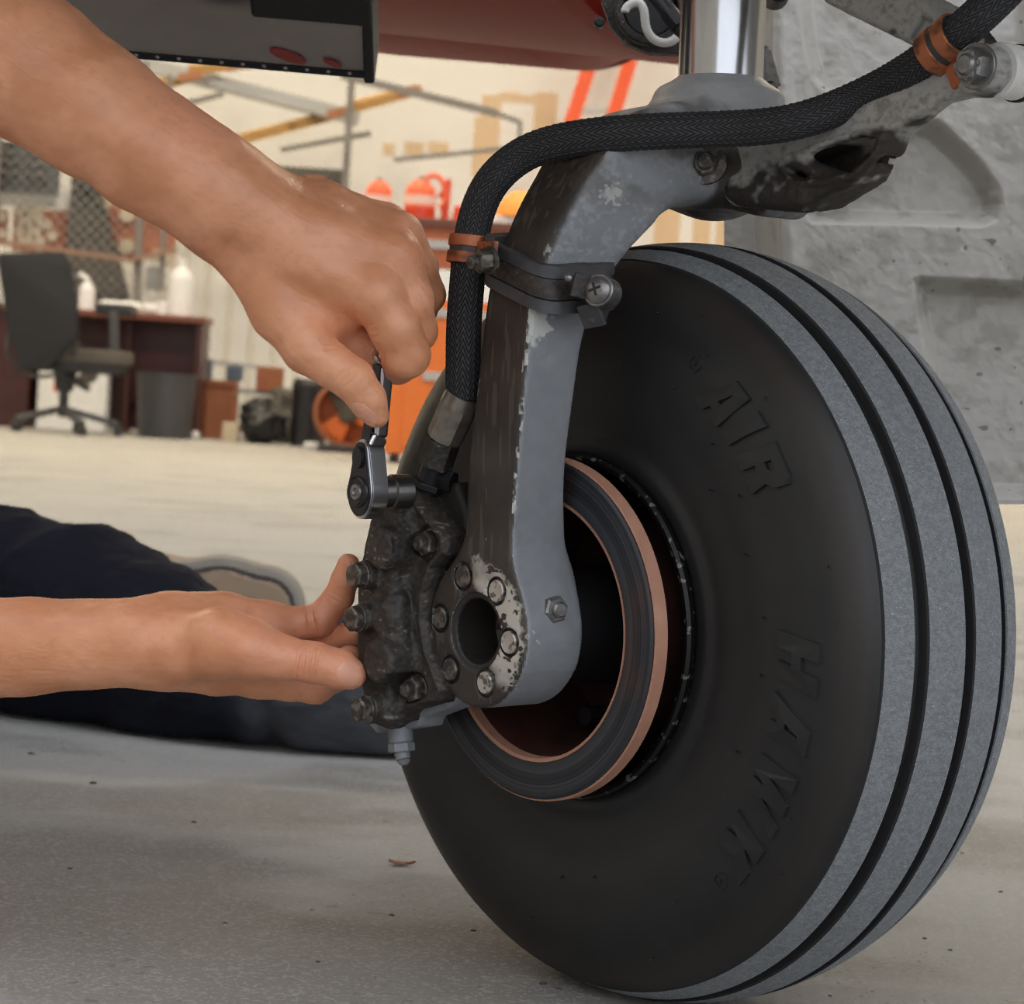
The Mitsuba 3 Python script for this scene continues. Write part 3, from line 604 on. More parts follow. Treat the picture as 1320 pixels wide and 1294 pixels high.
def d_upper(q):
    d = d_prism(q[:, 1:], q[:, 0], UP, .045, .078, .004)
    d = smax(d, -d_prism(q[:, 1:], q[:, 0], uv_at([(1187, 22), (1204, 30), (1184, 58), (1172, 50)], .045), .03, .05, .001), .003)
    return d + (meshkit.fbm(q * 240, 3, 8) - .5) * .0009
lo, hi = UP.min(0), UP.max(0)
tl2 = thing('torque_link', 'pale weathered upper torque link above the orange hose band', 'torque link')
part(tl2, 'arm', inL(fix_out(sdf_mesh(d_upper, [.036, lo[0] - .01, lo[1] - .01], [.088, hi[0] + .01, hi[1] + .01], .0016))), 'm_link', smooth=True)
# ------------------------------------------------------------------ brake hose, its clamps and the clamp on the leg
def LW(px, py, off): return Lm(W(px, py, off))
HP = [LW(596, 514, -.086), LW(597, 470, -.087), LW(598, 420, -.088), LW(602, 365, -.089), LW(606, 322, -.090), P(612, 286, 1.382), P(632, 238, 1.378), P(670, 202, 1.374), P(728, 181, 1.362), P(800, 172, 1.350), P(880, 168, 1.346), P(960, 165, 1.342), P(1032, 155, 1.332),
      P(1100, 130, 1.330), P(1165, 96, 1.303), P(1218, 58, 1.276), P(1262, 20, 1.262), P(1305, -22, 1.258), P(1345, -70, 1.262)]
HC = spline(HP, 640); HR = .0096
def braid(s, a):
    k = 18; u = a / (2 * np.pi) * k; w = s / .0040
    tri = lambda x: np.abs((x % 1) - .5) * 2
    return .00105 * (np.maximum(tri(w + tri(u * .5) * 2.0), 0) ** .8) * (.55 + .45 * tri(u)) - .0004
hose = thing('brake_hose', 'black braided brake hose arching over the grey landing gear leg', 'hose')
hm = sweep(HC, HR, 88, braid); s_ = np.r_[0, np.cumsum(np.linalg.norm(np.diff(HC, axis=0), axis=1))]
huv = np.stack([np.repeat(s_, 88), np.tile(np.arange(88) / 88, len(HC))], 1); huv = np.vstack([huv, [[0, 0], [s_[-1], 0]]])
part(hose, 'braided_cover', hm, 'm_hose', smooth=True, uv=huv)
f0, f1, f2, f3 = LW(598, 508, -.086), LW(571, 569, -.088), LW(560, 602, -.089), LW(551, 628, -.090)
part(hose, 'ferrule', cat(cyl(f0, f0 + (f1 - f0) * .25, .0104, .0109, n=40), placed(lathe([(0, 0), (0, .0109), (.020, .0107), (.0225, .0098), (.0225, 0)], 10), f0 + (f1 - f0) * .22, frame(f1 - f0))), 'm_ferrule', smooth=25, label='worn silver hose ferrule')
part(hose, 'nut', cyl(f0 + (f1 - f0) * .97, f2, .0100, n=6, bevel=.0008), 'm_casting', smooth=20)
el = [f2, f2 * .45 + f3 * .55, f3, f3 + (LW(556, 655, -.084) - f3)]
part(hose, 'elbow', cat(sweep(spline(el, 12), .0072, 24), cyl(f3 + (f2 - f3) * .3, f3 - (f2 - f3) * .05, .0105, n=6, bevel=.0008), cyl(LW(585, 622, -.082), LW(565, 616, -.086), .0065, n=6, bevel=.0006)), 'm_black_metal')
def p_clamp(c, ax, r, arm, label, wid, gap=.0026):
    k = thing('hose_clamp', label, 'clamp'); ax = ax / np.linalg.norm(ax)
    for s in (-1, 1):
        b0, b1 = c + ax * (gap / 2 * s), c + ax * ((gap / 2 + wid) * s)
        part(k, 'band', tube(b0, b1, r + .0014, r, n=56, bevel=.0004), 'm_copper_band')
    part(k, 'cushion', tube(c - ax * (wid + gap / 2 - .001), c + ax * (wid + gap / 2 - .001), r + .0004, r - .0018, n=48), 'm_rubber_strip', label='black rubber cushion')
    d = arm - c; d = d - ax * (d @ ax); tip = c + d
    part(k, 'tab', bar(c + d / np.linalg.norm(d) * (r * .95), tip + d / np.linalg.norm(d) * .004, .009, .0030, .0006, up=ax if False else np.cross(ax, d)), 'm_copper_band')
    return k, tip
def tangent_at(pt):
    i = int(np.argmin(np.linalg.norm(HC - pt, axis=1))); i = min(max(i, 1), len(HC) - 2); return HC[i], HC[i + 1] - HC[i - 1]
c, ax = tangent_at(HP[4]); k, tip = p_clamp(c, ax, .0112, LW(634, 333, -.099), 'orange brown hose clamp where the hose meets the black leg clamp', .0066)
va = RC @ np.array([-.8, .15, -.55]); va /= np.linalg.norm(va); sp = P(624, 336, (RC.T @ (tip - EYE))[2] - .010)
part(k, 'clamp_bolt', cat(hexbolt(sp - va * .004, va, .0066, .0075, washer=.0078, stud=.005, studr=.0036)), 'm_dirty_bolt', smooth=25)
c, ax = tangent_at(HP[15]); k, tip = p_clamp(c, ax, .0114, Lm(np.r_[.026, uv_at([(1258, 82)], .026)[0]]), 'orange brown hose clamp at the torque link apex, top right', .0085, .0036)
sc = thing('leg_clamp', 'black rubber and metal strap clamp round the landing gear leg', 'clamp')
def strap(h0, h1, t0, t1, a0=-.0, n=120):
    base = sbox(-.0920, .0040, -.0400, .0530).buffer(-.010).buffer(.010)
    def ring(t):
        r = base.buffer(t, quad_segs=12).exterior; return np.array([r.interpolate(x, normalized=True).coords[0] for x in (np.arange(n) / n)])
    A, B = ring(t0), ring(t1)
    vv = lambda q, h: .1985 - .40 * (q[:, 1] - .027) + .10 * (q[:, 0] + .066) + h
    rings = [np.c_[A, vv(A, h0)], np.c_[B, vv(B, h0)], np.c_[B, vv(B, h1)], np.c_[A, vv(A, h1)]]
    v = np.stack(rings, 1).reshape(-1, 3); i, j = np.meshgrid(np.arange(n), np.arange(4), indexing='ij'); i2, j2 = (i + 1) % n, (j + 1) % 4
    return inL(fix_out(to_tm((v, np.stack([i * 4 + j, i2 * 4 + j, i2 * 4 + j2, i * 4 + j2], -1).reshape(-1, 4)))))
part(sc, 'rubber_strip', cat(strap(-.0125, .0125, -.0014, .0016)), 'm_rubber_strip', smooth=40)
part(sc, 'rubber_edge', strap(.0062, .0128, .0008, .0042), 'm_rubber_strip', smooth=40)
part(sc, 'rubber_edge', strap(-.0128, -.0062, .0008, .0042), 'm_rubber_strip', smooth=40)
part(sc, 'metal_band', strap(-.0055, .0055, .0014, .0031), 'm_casting', smooth=40, label='dark worn metal band')
va = RC @ np.array([-.50, -.12, -.86]); va /= np.linalg.norm(va); sp = P(771, 374, 1.325)
part(sc, 'screw', cat(cyl(sp + va * -.012, sp - va * .002, .0085, n=24, bevel=.0006), cyl(sp - va * .0028, sp + va * .0006, .0090, n=32, bevel=.0006), placed(lathe([(0, 0), (0, .0078), (.0016, .0076), (.0034, .0058), (.0042, .003), (.0044, 0)], 32), sp, frame(va))), 'm_steel_bolt', smooth=30, label='steel cross head screw and nut')
fr = frame(va, XC @ RC.T if False else [0, 0, 1])
part(sc, 'screw_slot', cat(*[placed(rbox([.0072, .0013, .0006]), sp + va * .0044, frame(va, fr[0] * math.cos(t) + fr[1] * math.sin(t))) for t in (.4, .4 + math.pi / 2)]), 'm_black')
part(sc, 'screw_ear', bar(P(738, 366, 1.326), P(785, 378, 1.332), .013, .0022, .0006, up=va), 'm_casting')
part(sc, 'strap_end', cat(bar(P(757, 392, 1.333), P(768, 421, 1.338), .013, .003, .0008, up=va), bar(P(781, 382, 1.338), P(768, 418, 1.340), .004, .012, .0008, up=va)), 'm_rubber_strip')
part(sc, 'rivet', placed(trimesh.creation.icosphere(2, .0026), P(733, 358, 1.3275), np.eye(3)), 'm_steel_bolt', smooth=True)
# ------------------------------------------------------------------ brake caliper
cal = thing('brake_caliper', 'dirty dark brake caliper casting bolted beside the axle', 'brake caliper')
FACE = uv_at([(486, 655), (505, 640), (530, 624), (546, 650), (565, 675), (578, 690), (577, 715), (560, 733), (551, 765), (549, 800), (555, 838), (567, 868), (574, 890), (567, 905), (540, 912), (507, 924), (503, 940), (490, 936), (482, 920), (474, 880), (470, 850), (469, 800), (470, 760), (474, 720), (478, 690)], -.100)
HOUS = uv_at([(478, 668), (500, 655), (515, 660), (520, 700), (512, 740), (507, 790), (510, 840), (506, 880), (503, 930), (490, 934), (474, 918), (467, 880), (462, 850), (461, 800), (462, 750), (468, 715), (474, 690)], -.110)
PLATE = uv_at([(490, 860), (545, 850), (598, 850), (612, 860), (612, 900), (598, 910), (560, 924), (556, 936), (500, 944), (488, 930)], -.080)
def bolt_uv(px, py, off): return W(px, py, off)
B1, B2, BM = W(486, 706, -.1225), W(484, 852, -.1215), W(490, 797, -.117)
def d_cal(q):
    p2, z = q[:, 1:], q[:, 0]
    d = d_prism(p2, z, FACE, -.1015, -.070, .003)
    d = smin(d, d_prism(p2, z, HOUS, -.1120, -.072, .004), .007)
    for b, r, e in ((B1, .0122, .0030), (B2, .0132, .004), (BM, .0100, .004)):
        d = smin(d, d_cyl(q, b, np.r_[-.095, b[1:]], r, e), .005)
    for px, py in ((467, 741), (463, 797), (473, 914)):
        b = W(px, py, -.119); d = smin(d, d_cyl(q, b, np.r_[-.10, b[1:]], .0084, .0015), .003)
    for px, py in ((557, 700), (540, 888)):
        b = W(px, py, -.0985); d = smax(d, -d_cyl(q, np.r_[-.12, b[1:]], np.r_[-.0990, b[1:]], .0098, .001), .002)
    top = W(520, 650, -.098); d = smin(d, d_bone(q, np.r_[-.092, top[1:]], np.r_[-.104, W(507, 645, -.104)[1:]], .010, .0085), .008)
    rdg = uv_at([(510, 775), (511, 835)], -.110); d = smin(d, d_bone(q, np.r_[-.108, rdg[0]], np.r_[-.108, rdg[1]], .0055, .0055), .003)
    rim = np.abs(d_poly(p2, FACE) + .0026) - .0012
    d = smin(d, np.maximum(rim, np.abs(z + .1012) - .0022) * 1.0, .0025) if True else d
    return d + (meshkit.fbm(q * 170, 3, 2) - .5) * .0011
part(cal, 'body', inL(fix_out(sdf_mesh(d_cal, [-.135, -.125, -.075], [-.060, .02, .105], .0012))), 'm_casting', smooth=True)
def d_plate(q): return d_prism(q[:, 1:], q[:, 0], PLATE, -.0900, -.0700, .003)
lo, hi = PLATE.min(0), PLATE.max(0)
part(cal, 'torque_plate', inL(fix_out(sdf_mesh(d_plate, [-.10, lo[0] - .01, lo[1] - .01], [-.06, hi[0] + .01, hi[1] + .01], .0016))), 'm_grey_paint', smooth=True, label='grey painted plate behind the caliper')
SHADE_FILL = uv_at([(495, 645), (545, 618), (598, 622), (612, 660), (612, 862), (500, 862)], -.078)
part(cal, 'bracket', inL(fix_out(sdf_mesh(lambda q: d_prism(q[:, 1:], q[:, 0], SHADE_FILL, -.0840, -.0690, .003), [-.10, SHADE_FILL[:, 0].min() - .01, SHADE_FILL[:, 1].min() - .01], [-.06, SHADE_FILL[:, 0].max() + .01, SHADE_FILL[:, 1].max() + .01], .0016))), 'm_dark_cast', smooth=True)  # dark filler piece: shading and dirt behind the caliper put into its colour
for px, py in ((467, 741), (463, 797), (473, 914)):
    b = W(px, py, -.119); part(cal, 'bolt', inL(fix_out(hexbolt(b, [-1, 0, 0], .0074, .0056, washer=.0078))), 'm_dirty_bolt', smooth=20)
for px, py in ((557, 700), (540, 888)):
    b = W(px, py, -.0985); part(cal, 'stud_nut', inL(fix_out(hexbolt(np.r_[-.0985, b[1:]], [-1, 0, 0], .0074, .0058, washer=.0084, stud=.0042, studr=.0042))), 'm_dirty_bolt', smooth=20)
bv = [LW(515, 936, -.088), LW(517, 957, -.088), LW(518, 969, -.088), LW(520, 979, -.088), LW(521, 986, -.088)]
part(cal, 'bleed_valve', cat(cyl(bv[0], bv[1], .0072, n=24, bevel=.0006), cyl(bv[1], bv[2], .0078, n=6, bevel=.0006), cyl(bv[2], bv[3], .0046, .0042, n=24, bevel=.0005), cyl(bv[3], bv[4], .0040, .0028, n=24, bevel=.0008)), 'm_grey_paint', smooth=25, label='grey brake bleed valve')
# ------------------------------------------------------------------ ratchet wrench on the top caliper bolt
rw = thing('ratchet_wrench', 'chrome ratchet wrench held in the hand, its head on the top caliper bolt', 'wrench')
HB = W(478, 634, -.137)
hd = affinity.translate(unary_union([Point(0, 0).buffer(.0150, 48), Point(.002, .020).buffer(.0092, 48), Polygon([(-.0142, .004), (-.007, .0215), (.011, .0215), (.0146, .004)])]).buffer(.003).buffer(-.003), 0, 0); hd = affinity.scale(hd, .74, 1.0, origin=(0, 0))
def in_uv(m, o0):                                                        # mesh drawn in (u,v,height towards the viewer) -> wheel frame
    m = m.copy(); v = m.vertices; m.vertices = np.stack([o0 - v[:, 2], HB[1] + v[:, 0], HB[2] + v[:, 1]], 1); return inL(fix_out(m))
part(rw, 'head', in_uv(extrude(hd, .0125, .0022), -.1325), 'm_tool_chrome', smooth=30, label='polished chrome head')
part(rw, 'face_plate', in_uv(extrude(hd.buffer(-.0016), .0014, .0006), -.1446), 'm_tool_black', smooth=30, label='black face with a drive square')
part(rw, 'dial', in_uv(cat(lathe([(0, 0), (0, .0090), (.0012, .0086), (.0018, .0074), (.0012, .0060), (.0012, 0)], 40)), -.1459), 'm_tool_black', smooth=30)
part(rw, 'release_button', in_uv(lathe([(0, 0), (0, .0048), (.0016, .0042), (.0016, .0022), (.0008, .0016), (.0008, 0)], 24), -.1466), 'm_steel_bolt', smooth=30)
part(rw, 'lever', in_uv(affinity_mesh := extrude(affinity.translate(affinity.scale(Point(0, 0).buffer(.0055, 24), .8, 1.1), .0015, .019), .0022, .0008), -.1458), 'm_tool_black', smooth=30)
S0, S1 = np.r_[-.1330, HB[1:]], np.r_[-.1130, HB[1:] + [.004, 0]]
part(rw, 'socket', inL(fix_out(cat(cyl(S0, S0 * .55 + S1 * .45, .0088, n=40, bevel=.001), cyl(S0 * .6 + S1 * .4, S1, .0098, n=40, bevel=.001)))), 'm_dark_socket', smooth=30)
h0, h1, h2, h3 = Lm(np.r_[-.1385, HB[1:] + [.002, .024]]), P(487, 560, 1.372), P(495, 470, 1.366), P(512, 395, 1.364)
part(rw, 'handle', cat(bar(h0 - (h1 - h0) * .15, h1, .0085, .0115, .0022, up=WA), bar(h1 - (h2 - h1) * .05, h2, .0082, .0100, .0026, up=WA), bar(h2 - (h3 - h2) * .03, h3, .0120, .0145, .0050, up=WA)), 'm_tool_chrome', smooth=40)
part(rw, 'handle_face', bar(h0, h2, .0010, .0072, .0004, up=WU) if False else placed(rbox([.0008, .0072, np.linalg.norm(h2 - h0)], .0003), (h0 + h2) / 2 - WA * .0046, np.stack([WA, np.cross((h2 - h0) / np.linalg.norm(h2 - h0), WA), (h2 - h0) / np.linalg.norm(h2 - h0)])), 'm_tool_black', smooth=40, label='dark flat of the handle')
# ------------------------------------------------------------------ the mechanic: bare arms and hands, dark clothes, tan boots
def Q(px, py, z): return P(px, py, z)
def J(lst): return [Q(*p[:3]) for p in lst], [p[3] for p in lst]
man = thing('person', 'mechanic in dark navy trousers, bare arms reaching to the brake caliper with a ratchet', 'person')
DZ1 = .050
def jl(lst): return [Q(p[0], p[1], p[2] + DZ1) for p in lst], [p[3] for p in lst]
FORE_L = jl([(-240, -105, 1.325, .044), (-110, -12, 1.325, .041), (40, 88, 1.315, .0365), (125, 146, 1.308, .0325), (210, 200, 1.303, .0275), (275, 240, 1.300, .0252), (312, 268, 1.303, .0245)])
PALM_L = [jl(x) for x in ([(300, 292, 1.312, .0195), (395, 338, 1.302, .0185), (482, 374, 1.298, .0152)], [(312, 270, 1.312, .0200), (410, 302, 1.306, .0185), (508, 333, 1.304, .0142)],
                           [(325, 252, 1.328, .0170), (420, 277, 1.324, .0165), (512, 306, 1.325, .0132)], [(330, 250, 1.345, .0150), (415, 268, 1.346, .0150), (497, 293, 1.352, .0125)])]
THUMB_L = jl([(328, 335, 1.310, .0180), (362, 400, 1.304, .0166), (398, 448, 1.300, .0140), (428, 470, 1.298, .0118), (455, 489, 1.298, .0110), (474, 515, 1.302, .0095), (485, 535, 1.306, .0072)])
FILL_L = jl([(428, 425, 1.322, .0130), (468, 448, 1.330, .0120), (492, 448, 1.335, .0110)])
THEN_L = jl([(335, 330, 1.315, .018), (395, 405, 1.312, .0165), (440, 405, 1.312, .0125)])
FING_L = [jl(x) for x in ([(485, 378, 1.298, .0150), (510, 425, 1.298, .0136), (524, 457, 1.303, .0126), (512, 468, 1.322, .0112), (498, 466, 1.337, .0100), (484, 458, 1.345, .0088)],
                           [(510, 334, 1.304, .0142), (528, 385, 1.308, .0126), (536, 426, 1.318, .0116), (527, 442, 1.338, .0108), (508, 440, 1.350, .0095), (492, 432, 1.352, .0085)],
                           [(514, 306, 1.325, .0132), (536, 345, 1.333, .0116), (549, 380, 1.345, .0106), (540, 398, 1.362, .0100), (520, 402, 1.368, .0090), (505, 398, 1.366, .0082)],
                           [(498, 292, 1.352, .0122), (528, 318, 1.364, .0102), (544, 345, 1.376, .0092), (538, 362, 1.386, .0088), (520, 370, 1.386, .0080), (505, 368, 1.382, .0072)])]
def bump(p, c, r): return np.exp(-((p - c) ** 2).sum(1) / (r * r))
TOCAM = RC @ np.array([0, 0, -1.0])
def creases(p, pts, ax, w, n, gap, side):                               # fine folds across a joint, on the side that faces "side"
    c = pts; t = (p - c) @ ax; m = np.exp(-((p - c - t[:, None] * ax) ** 2).sum(1) / (w * w)) * np.clip(((p - c) @ side) / .004, 0, 1)
    return sum(np.exp(-((t - (k - (n - 1) / 2) * gap) / .0008) ** 2) for k in range(n)) * m
def knuckles(p, d, joints):
    return d
def d_handL(p):
    d = d_chain(p, *FORE_L, .02)
    fl = d_bone(p, Q(270, 262, 1.302 + DZ1), Q(180, 215, 1.308 + DZ1), .0215, .024); d = smin(d, fl, .01)
    palm = None
    for pts, rs in PALM_L:
        e = d_chain(p, pts, rs, .006); palm = e if palm is None else smin(palm, e, .010)
    palm = smin(smin(palm, d_chain(p, *THEN_L, .008), .012), d_chain(p, *FILL_L, .006), .006)
    d = smin(d, palm, .022)
    th = d_chain(p, *THUMB_L, .005); d = smin(d, th, .007)
    fg = None
    for pts, rs in FING_L:
        e = d_chain(p, pts, rs, .0035); fg = e if fg is None else smin(fg, e, .0012)
    d = smin(d, fg, .0065)
    for x, y, z, r, a in ((490, 385, 1.286, .011, .0030), (508, 326, 1.290, .011, .0026), (512, 300, 1.312, .012, .0015), (262, 300, 1.285, .016, .0020)): d = d - a * bump(p, Q(x, y, z + DZ1), r)
    for a, b in (((330, 280), (470, 370)), ((335, 262), (500, 326)), ((345, 250), (505, 300))):                 # tendons on the back of the hand
        A, B = Q(*a, 1.285 + DZ1), Q(*b, 1.283 + DZ1); h = np.clip((p - A) @ (B - A) / ((B - A) @ (B - A)), 0, 1); d = d - .0013 * np.exp(-(np.linalg.norm(p - A - h[:, None] * (B - A), axis=1) / .0115) ** 2 * 1.0) * np.sin(np.pi * np.clip(h, .02, .98))
    d = d + .0050 * bump(p, Q(292, 322, 1.288 + DZ1), .012) + .0030 * bump(p, Q(444, 434, 1.29 + DZ1), .009)
    ax = Q(474, 515, 1.3) - Q(440, 480, 1.3); ax /= np.linalg.norm(ax)
    d = d + .0022 * creases(p, Q(450, 484, 1.288 + DZ1), ax, .012, 3, .0034, TOCAM)
    ax = Q(480, 470, 1.3) - Q(440, 430, 1.3); ax /= np.linalg.norm(ax)
    d = d + .0022 * creases(p, Q(448, 436, 1.292 + DZ1), np.array(RC @ [.25, .97, 0]), .014, 3, .0032, TOCAM)
    return d + (meshkit.fbm(p * 130, 3, 1) - .5) * .0005
DZ2 = .012
def jr(lst): return [Q(p[0], p[1], p[2] + DZ2) for p in lst], [p[3] for p in lst]
FORE_R = jr([(-360, 862, 1.450, .040), (-200, 848, 1.440, .035), (-60, 838, 1.430, .0290), (40, 833, 1.425, .0238), (120, 830, 1.420, .0212), (190, 828, 1.418, .0205), (235, 826, 1.420, .0215)])
PALM_R = [jr(x) for x in ([(225, 846, 1.432, .0170), (280, 858, 1.440, .0165), (335, 866, 1.446, .0145)], [(225, 815, 1.436, .0190), (285, 806, 1.450, .0180), (345, 808, 1.458, .0150)],
                           [(222, 808, 1.445, .0185), (290, 802, 1.468, .0165), (345, 815, 1.478, .0135)], [(222, 806, 1.452, .0170), (290, 800, 1.485, .0150), (340, 815, 1.498, .0120)])]
THUMB_R = jr([(240, 832, 1.412, .0205), (285, 830, 1.402, .0195), (325, 838, 1.396, .0160), (360, 847, 1.394, .0121), (404, 854, 1.394, .0110), (436, 862, 1.396, .0104), (453, 869, 1.398, .0086)])
FING_R = [jr(x) for x in ([(335, 868, 1.446, .0142), (372, 876, 1.446, .0122), (406, 882, 1.444, .0112), (432, 868, 1.440, .0100), (450, 850, 1.434, .0084)],
                           [(342, 806, 1.458, .0135), (378, 804, 1.460, .0098), (412, 799, 1.462, .0098), (437, 769, 1.460, .0086), (444, 748, 1.457, .0078), (449, 728, 1.454, .0068)],
                           [(345, 828, 1.474, .0120), (405, 829, 1.478, .0092), (432, 822, 1.470, .0080), (456, 816, 1.462, .0068)],
                           [(345, 838, 1.492, .0110), (408, 842, 1.490, .0082), (456, 834, 1.474, .0062)])]
def d_handR(p):
    d = d_chain(p, *FORE_R, .02); palm = None
    for pts, rs in PALM_R:
        e = d_chain(p, pts, rs, .006); palm = e if palm is None else smin(palm, e, .010)
    d = smin(d, palm, .020)
    th = d_chain(p, *THUMB_R, .005); d = smin(d, th, .008)
    fg = None
    for pts, rs in FING_R:
        e = d_chain(p, pts, rs, .003); fg = e if fg is None else smin(fg, e, .0012)
    d = smin(d, fg, .0060)
    for x, y, z, r, a in ((240, 842, 1.392, .010, -.0040), (238, 796, 1.416, .014, -.0042), (300, 808, 1.39, .020, .0016), (250, 860, 1.39, .010, .0016), (322, 832, 1.372, .014, .0014), (272, 812, 1.385, .018, .0018)): d = d - a * bump(p, Q(x, y, z + DZ2), r)
    A, B = Q(150, 822, 1.398 + DZ2), Q(248, 842, 1.392 + DZ2); h = np.clip((p - A) @ (B - A) / ((B - A) @ (B - A)), 0, 1); d = d - .0010 * np.exp(-(np.linalg.norm(p - A - h[:, None] * (B - A), axis=1) / .006) ** 2)
    ax = Q(436, 862, 1.396) - Q(360, 847, 1.396); ax /= np.linalg.norm(ax)
    d = d + .0014 * creases(p, Q(396, 855, 1.387 + DZ2), ax, .0115, 4, .0034, TOCAM)
    ax2 = Q(437, 769, 1.46) - Q(412, 799, 1.46); ax2 /= np.linalg.norm(ax2)
    d = d + .0015 * creases(p, Q(404, 802, 1.455 + DZ2), RC @ np.array([.95, -.2, 0]), .010, 2, .0045, TOCAM) + .0014 * creases(p, Q(433, 770, 1.453 + DZ2), RC @ np.array([.5, -.85, 0]), .009, 2, .003, TOCAM)
    return d + (meshkit.fbm(p * 130, 3, 4) - .5) * .0005
def bounds(*chains, pad=.03):
    a = np.array([q for c in chains for q in c[0]]); return a.min(0) - pad, a.max(0) + pad
def fine(fn, chains, cut, foci):                                               # the part of an arm that shows, finely meshed
    lo, hi = bounds(*chains); lo[0] = cut; m = sdf_mesh(lambda p: np.maximum(fn(p), cut + .004 - p[:, 0]), lo, hi, .0018, 1)
    for _ in range(2):                                                   # finer where the skin folds
        c = m.triangles_center; near = np.zeros(len(c), bool)
        for f, r in foci: near |= np.linalg.norm(c - f, axis=1) < r
        v, f = trimesh.remesh.subdivide(m.vertices, m.faces, face_index=np.nonzero(near)[0]); m = trimesh.Trimesh(v, f, process=False)
    used = np.zeros(len(m.vertices), bool)
    for f, r in foci: used |= np.linalg.norm(m.vertices - f, axis=1) < r
    v = m.vertices.copy(); q = v[used]; e = .0003
    for _ in range(2):
        g = np.stack([fn(q + e * np.eye(3)[k]) - fn(q - e * np.eye(3)[k]) for k in range(3)], 1) / (2 * e); q = q - np.clip(fn(q), -.001, .001)[:, None] * g / np.maximum((g * g).sum(1, keepdims=True), .3)
    v[used] = q; m.vertices = v; return fix_out(m)
armL = fine(d_handL, [(FORE_L[0][1:],), *PALM_L, THUMB_L, *FING_L], -.345, [(Q(450, 484, 1.34), .017), (Q(450, 436, 1.342), .017)])
armR = fine(d_handR, [(FORE_R[0][1:],), *PALM_R, THUMB_R, *FING_R], -.345, [(Q(396, 853, 1.396), .018), (Q(406, 801, 1.465), .014), (Q(434, 770, 1.465), .013)])
EL, ER = FORE_L[0][0], FORE_R[0][0]
SL, SR, NK, HD, PV = np.array([-.60, 1.66, .82]), np.array([-.72, 1.72, .42]), np.array([-.655, 1.60, .70]), np.array([-.60, 1.47, .85]), np.array([-.70, 2.26, .17])
def d_body(p):
    d = smin(d_chain(p, [FORE_L[0][3], FORE_L[0][2], FORE_L[0][1], EL, EL * .45 + SL * .55, SL], [.0320, .0362, .0408, .043, .048, .055], .02), d_chain(p, [FORE_R[0][3], FORE_R[0][2], FORE_R[0][1], ER, ER * .45 + SR * .55, SR], [.0232, .0286, .0347, .040, .046, .055], .02), .01)
    d = smin(d, d_chain(p, [SL * .8 + SR * .2, (SL + SR) / 2, SR * .8 + SL * .2], [.075, .09, .075], .04), .05)
    d = smin(d, d_bone(p, (SL + SR) / 2, PV, .10, .11), .06)
    d = smin(d, d_bone(p, (SL + SR) / 2, NK + (HD - NK) * .4, .06, .052), .03)
    fr = frame(HD - NK, [1, 0, -.2]); d = smin(d, d_ell(p, HD, fr, [.098, .078, .118]), .02)
    f = HD + fr[0] * .092 + fr[2] * -.012
    d = smin(d, d_bone(p, f + fr[2] * .03, f - fr[2] * .012 + fr[0] * .014, .008, .013), .012)                 # nose
    d = smin(d, d_ell(p, HD + fr[0] * .055 - fr[2] * .085, fr, [.04, .045, .03]), .02)                         # chin
    for s in (-1, 1):
        d = smin(d, d_ell(p, HD + fr[1] * .078 * s - fr[2] * .01, fr, [.018, .008, .03]), .006)                # ears
        d = smax(d, -(np.linalg.norm(p - (f + fr[1] * .032 * s + fr[2] * .032 + fr[0] * .012), axis=1) - .016), .012)
    d = smax(d, -d_bone(p, f - fr[2] * .045 + fr[1] * .022 + fr[0] * .004, f - fr[2] * .045 - fr[1] * .022 + fr[0] * .004, .004, .004), .006)
    return d
lo = np.min([EL, ER, SL, SR, PV, HD], 0) - .2; hi = np.max([EL, ER, SL, SR, PV, HD, FORE_L[0][3], FORE_R[0][3]], 0) + .2
body = fix_out(sdf_mesh(d_body, lo, hi, .008))
part(man, 'body', cat(body, armL, armR), 'm_skin', smooth=True)
def drape(fn, c, along, out, w, l):
    fr = np.stack([np.cross(along, out), along, out]); fr /= np.linalg.norm(fr, axis=1, keepdims=True)
    o = affinity.scale(Point(0, 0).buffer(1, 16), w, l).union(sbox(-w * .95, 0, w * .95, l * .70)).buffer(-w * .3).buffer(w * .3)
    n = extrude(o, .0008).subdivide_to_size(.0012); v = n.vertices; b = c + v[:, :1] * fr[0] + v[:, 1:2] * fr[1]
    t = np.linspace(.010, -.010, 41); d = np.stack([fn(b + x * fr[2]) for x in t], 1); k = np.maximum(np.argmax(d < 0, 1), 1); r_ = np.arange(len(b)); d0, d1 = d[r_, k - 1], d[r_, k]; tt = t[k - 1] + (t[k] - t[k - 1]) * d0 / np.maximum(d0 - d1, 1e-9)
    e = np.clip(1 - (v[:, 0] / w) ** 2, 0, 1) ** .5 * np.clip(1 - np.maximum(-v[:, 1] / l, 0) ** 4, 0, 1)
    n.vertices = b + (tt + (v[:, 2] - .0004) * 1.0 + .0002 * e)[:, None] * fr[2]; return fix_out(n)
def snap(fn, c, out, d0=.02):
    t = np.linspace(-d0, d0, 160); q = c + t[:, None] * out; dd = fn(q); k = np.where(dd < 0)[0]; return c + out * t[k[-1]] if len(k) else c
def on_thumb(fn, ch, k, side, w, l, fb):
    a, b = ch[0][k], ch[0][-1]; al = b - a; al /= np.linalg.norm(al); o = side - al * (side @ al); o /= np.linalg.norm(o)
    c = snap(fn, a * (1 - fb) + b * fb, o); return drape(fn, c, al, o, w, l)
part(man, 'fingernail', on_thumb(d_handL, THUMB_L, -3, RC @ np.array([-.50, .30, -.80]), .0060, .0085, .74), 'm_nail', smooth=40)
part(man, 'fingernail', on_thumb(d_handR, THUMB_R, -3, RC @ np.array([.08, -.06, -1.0]), .0068, .0074, .88), 'm_nail', smooth=40)
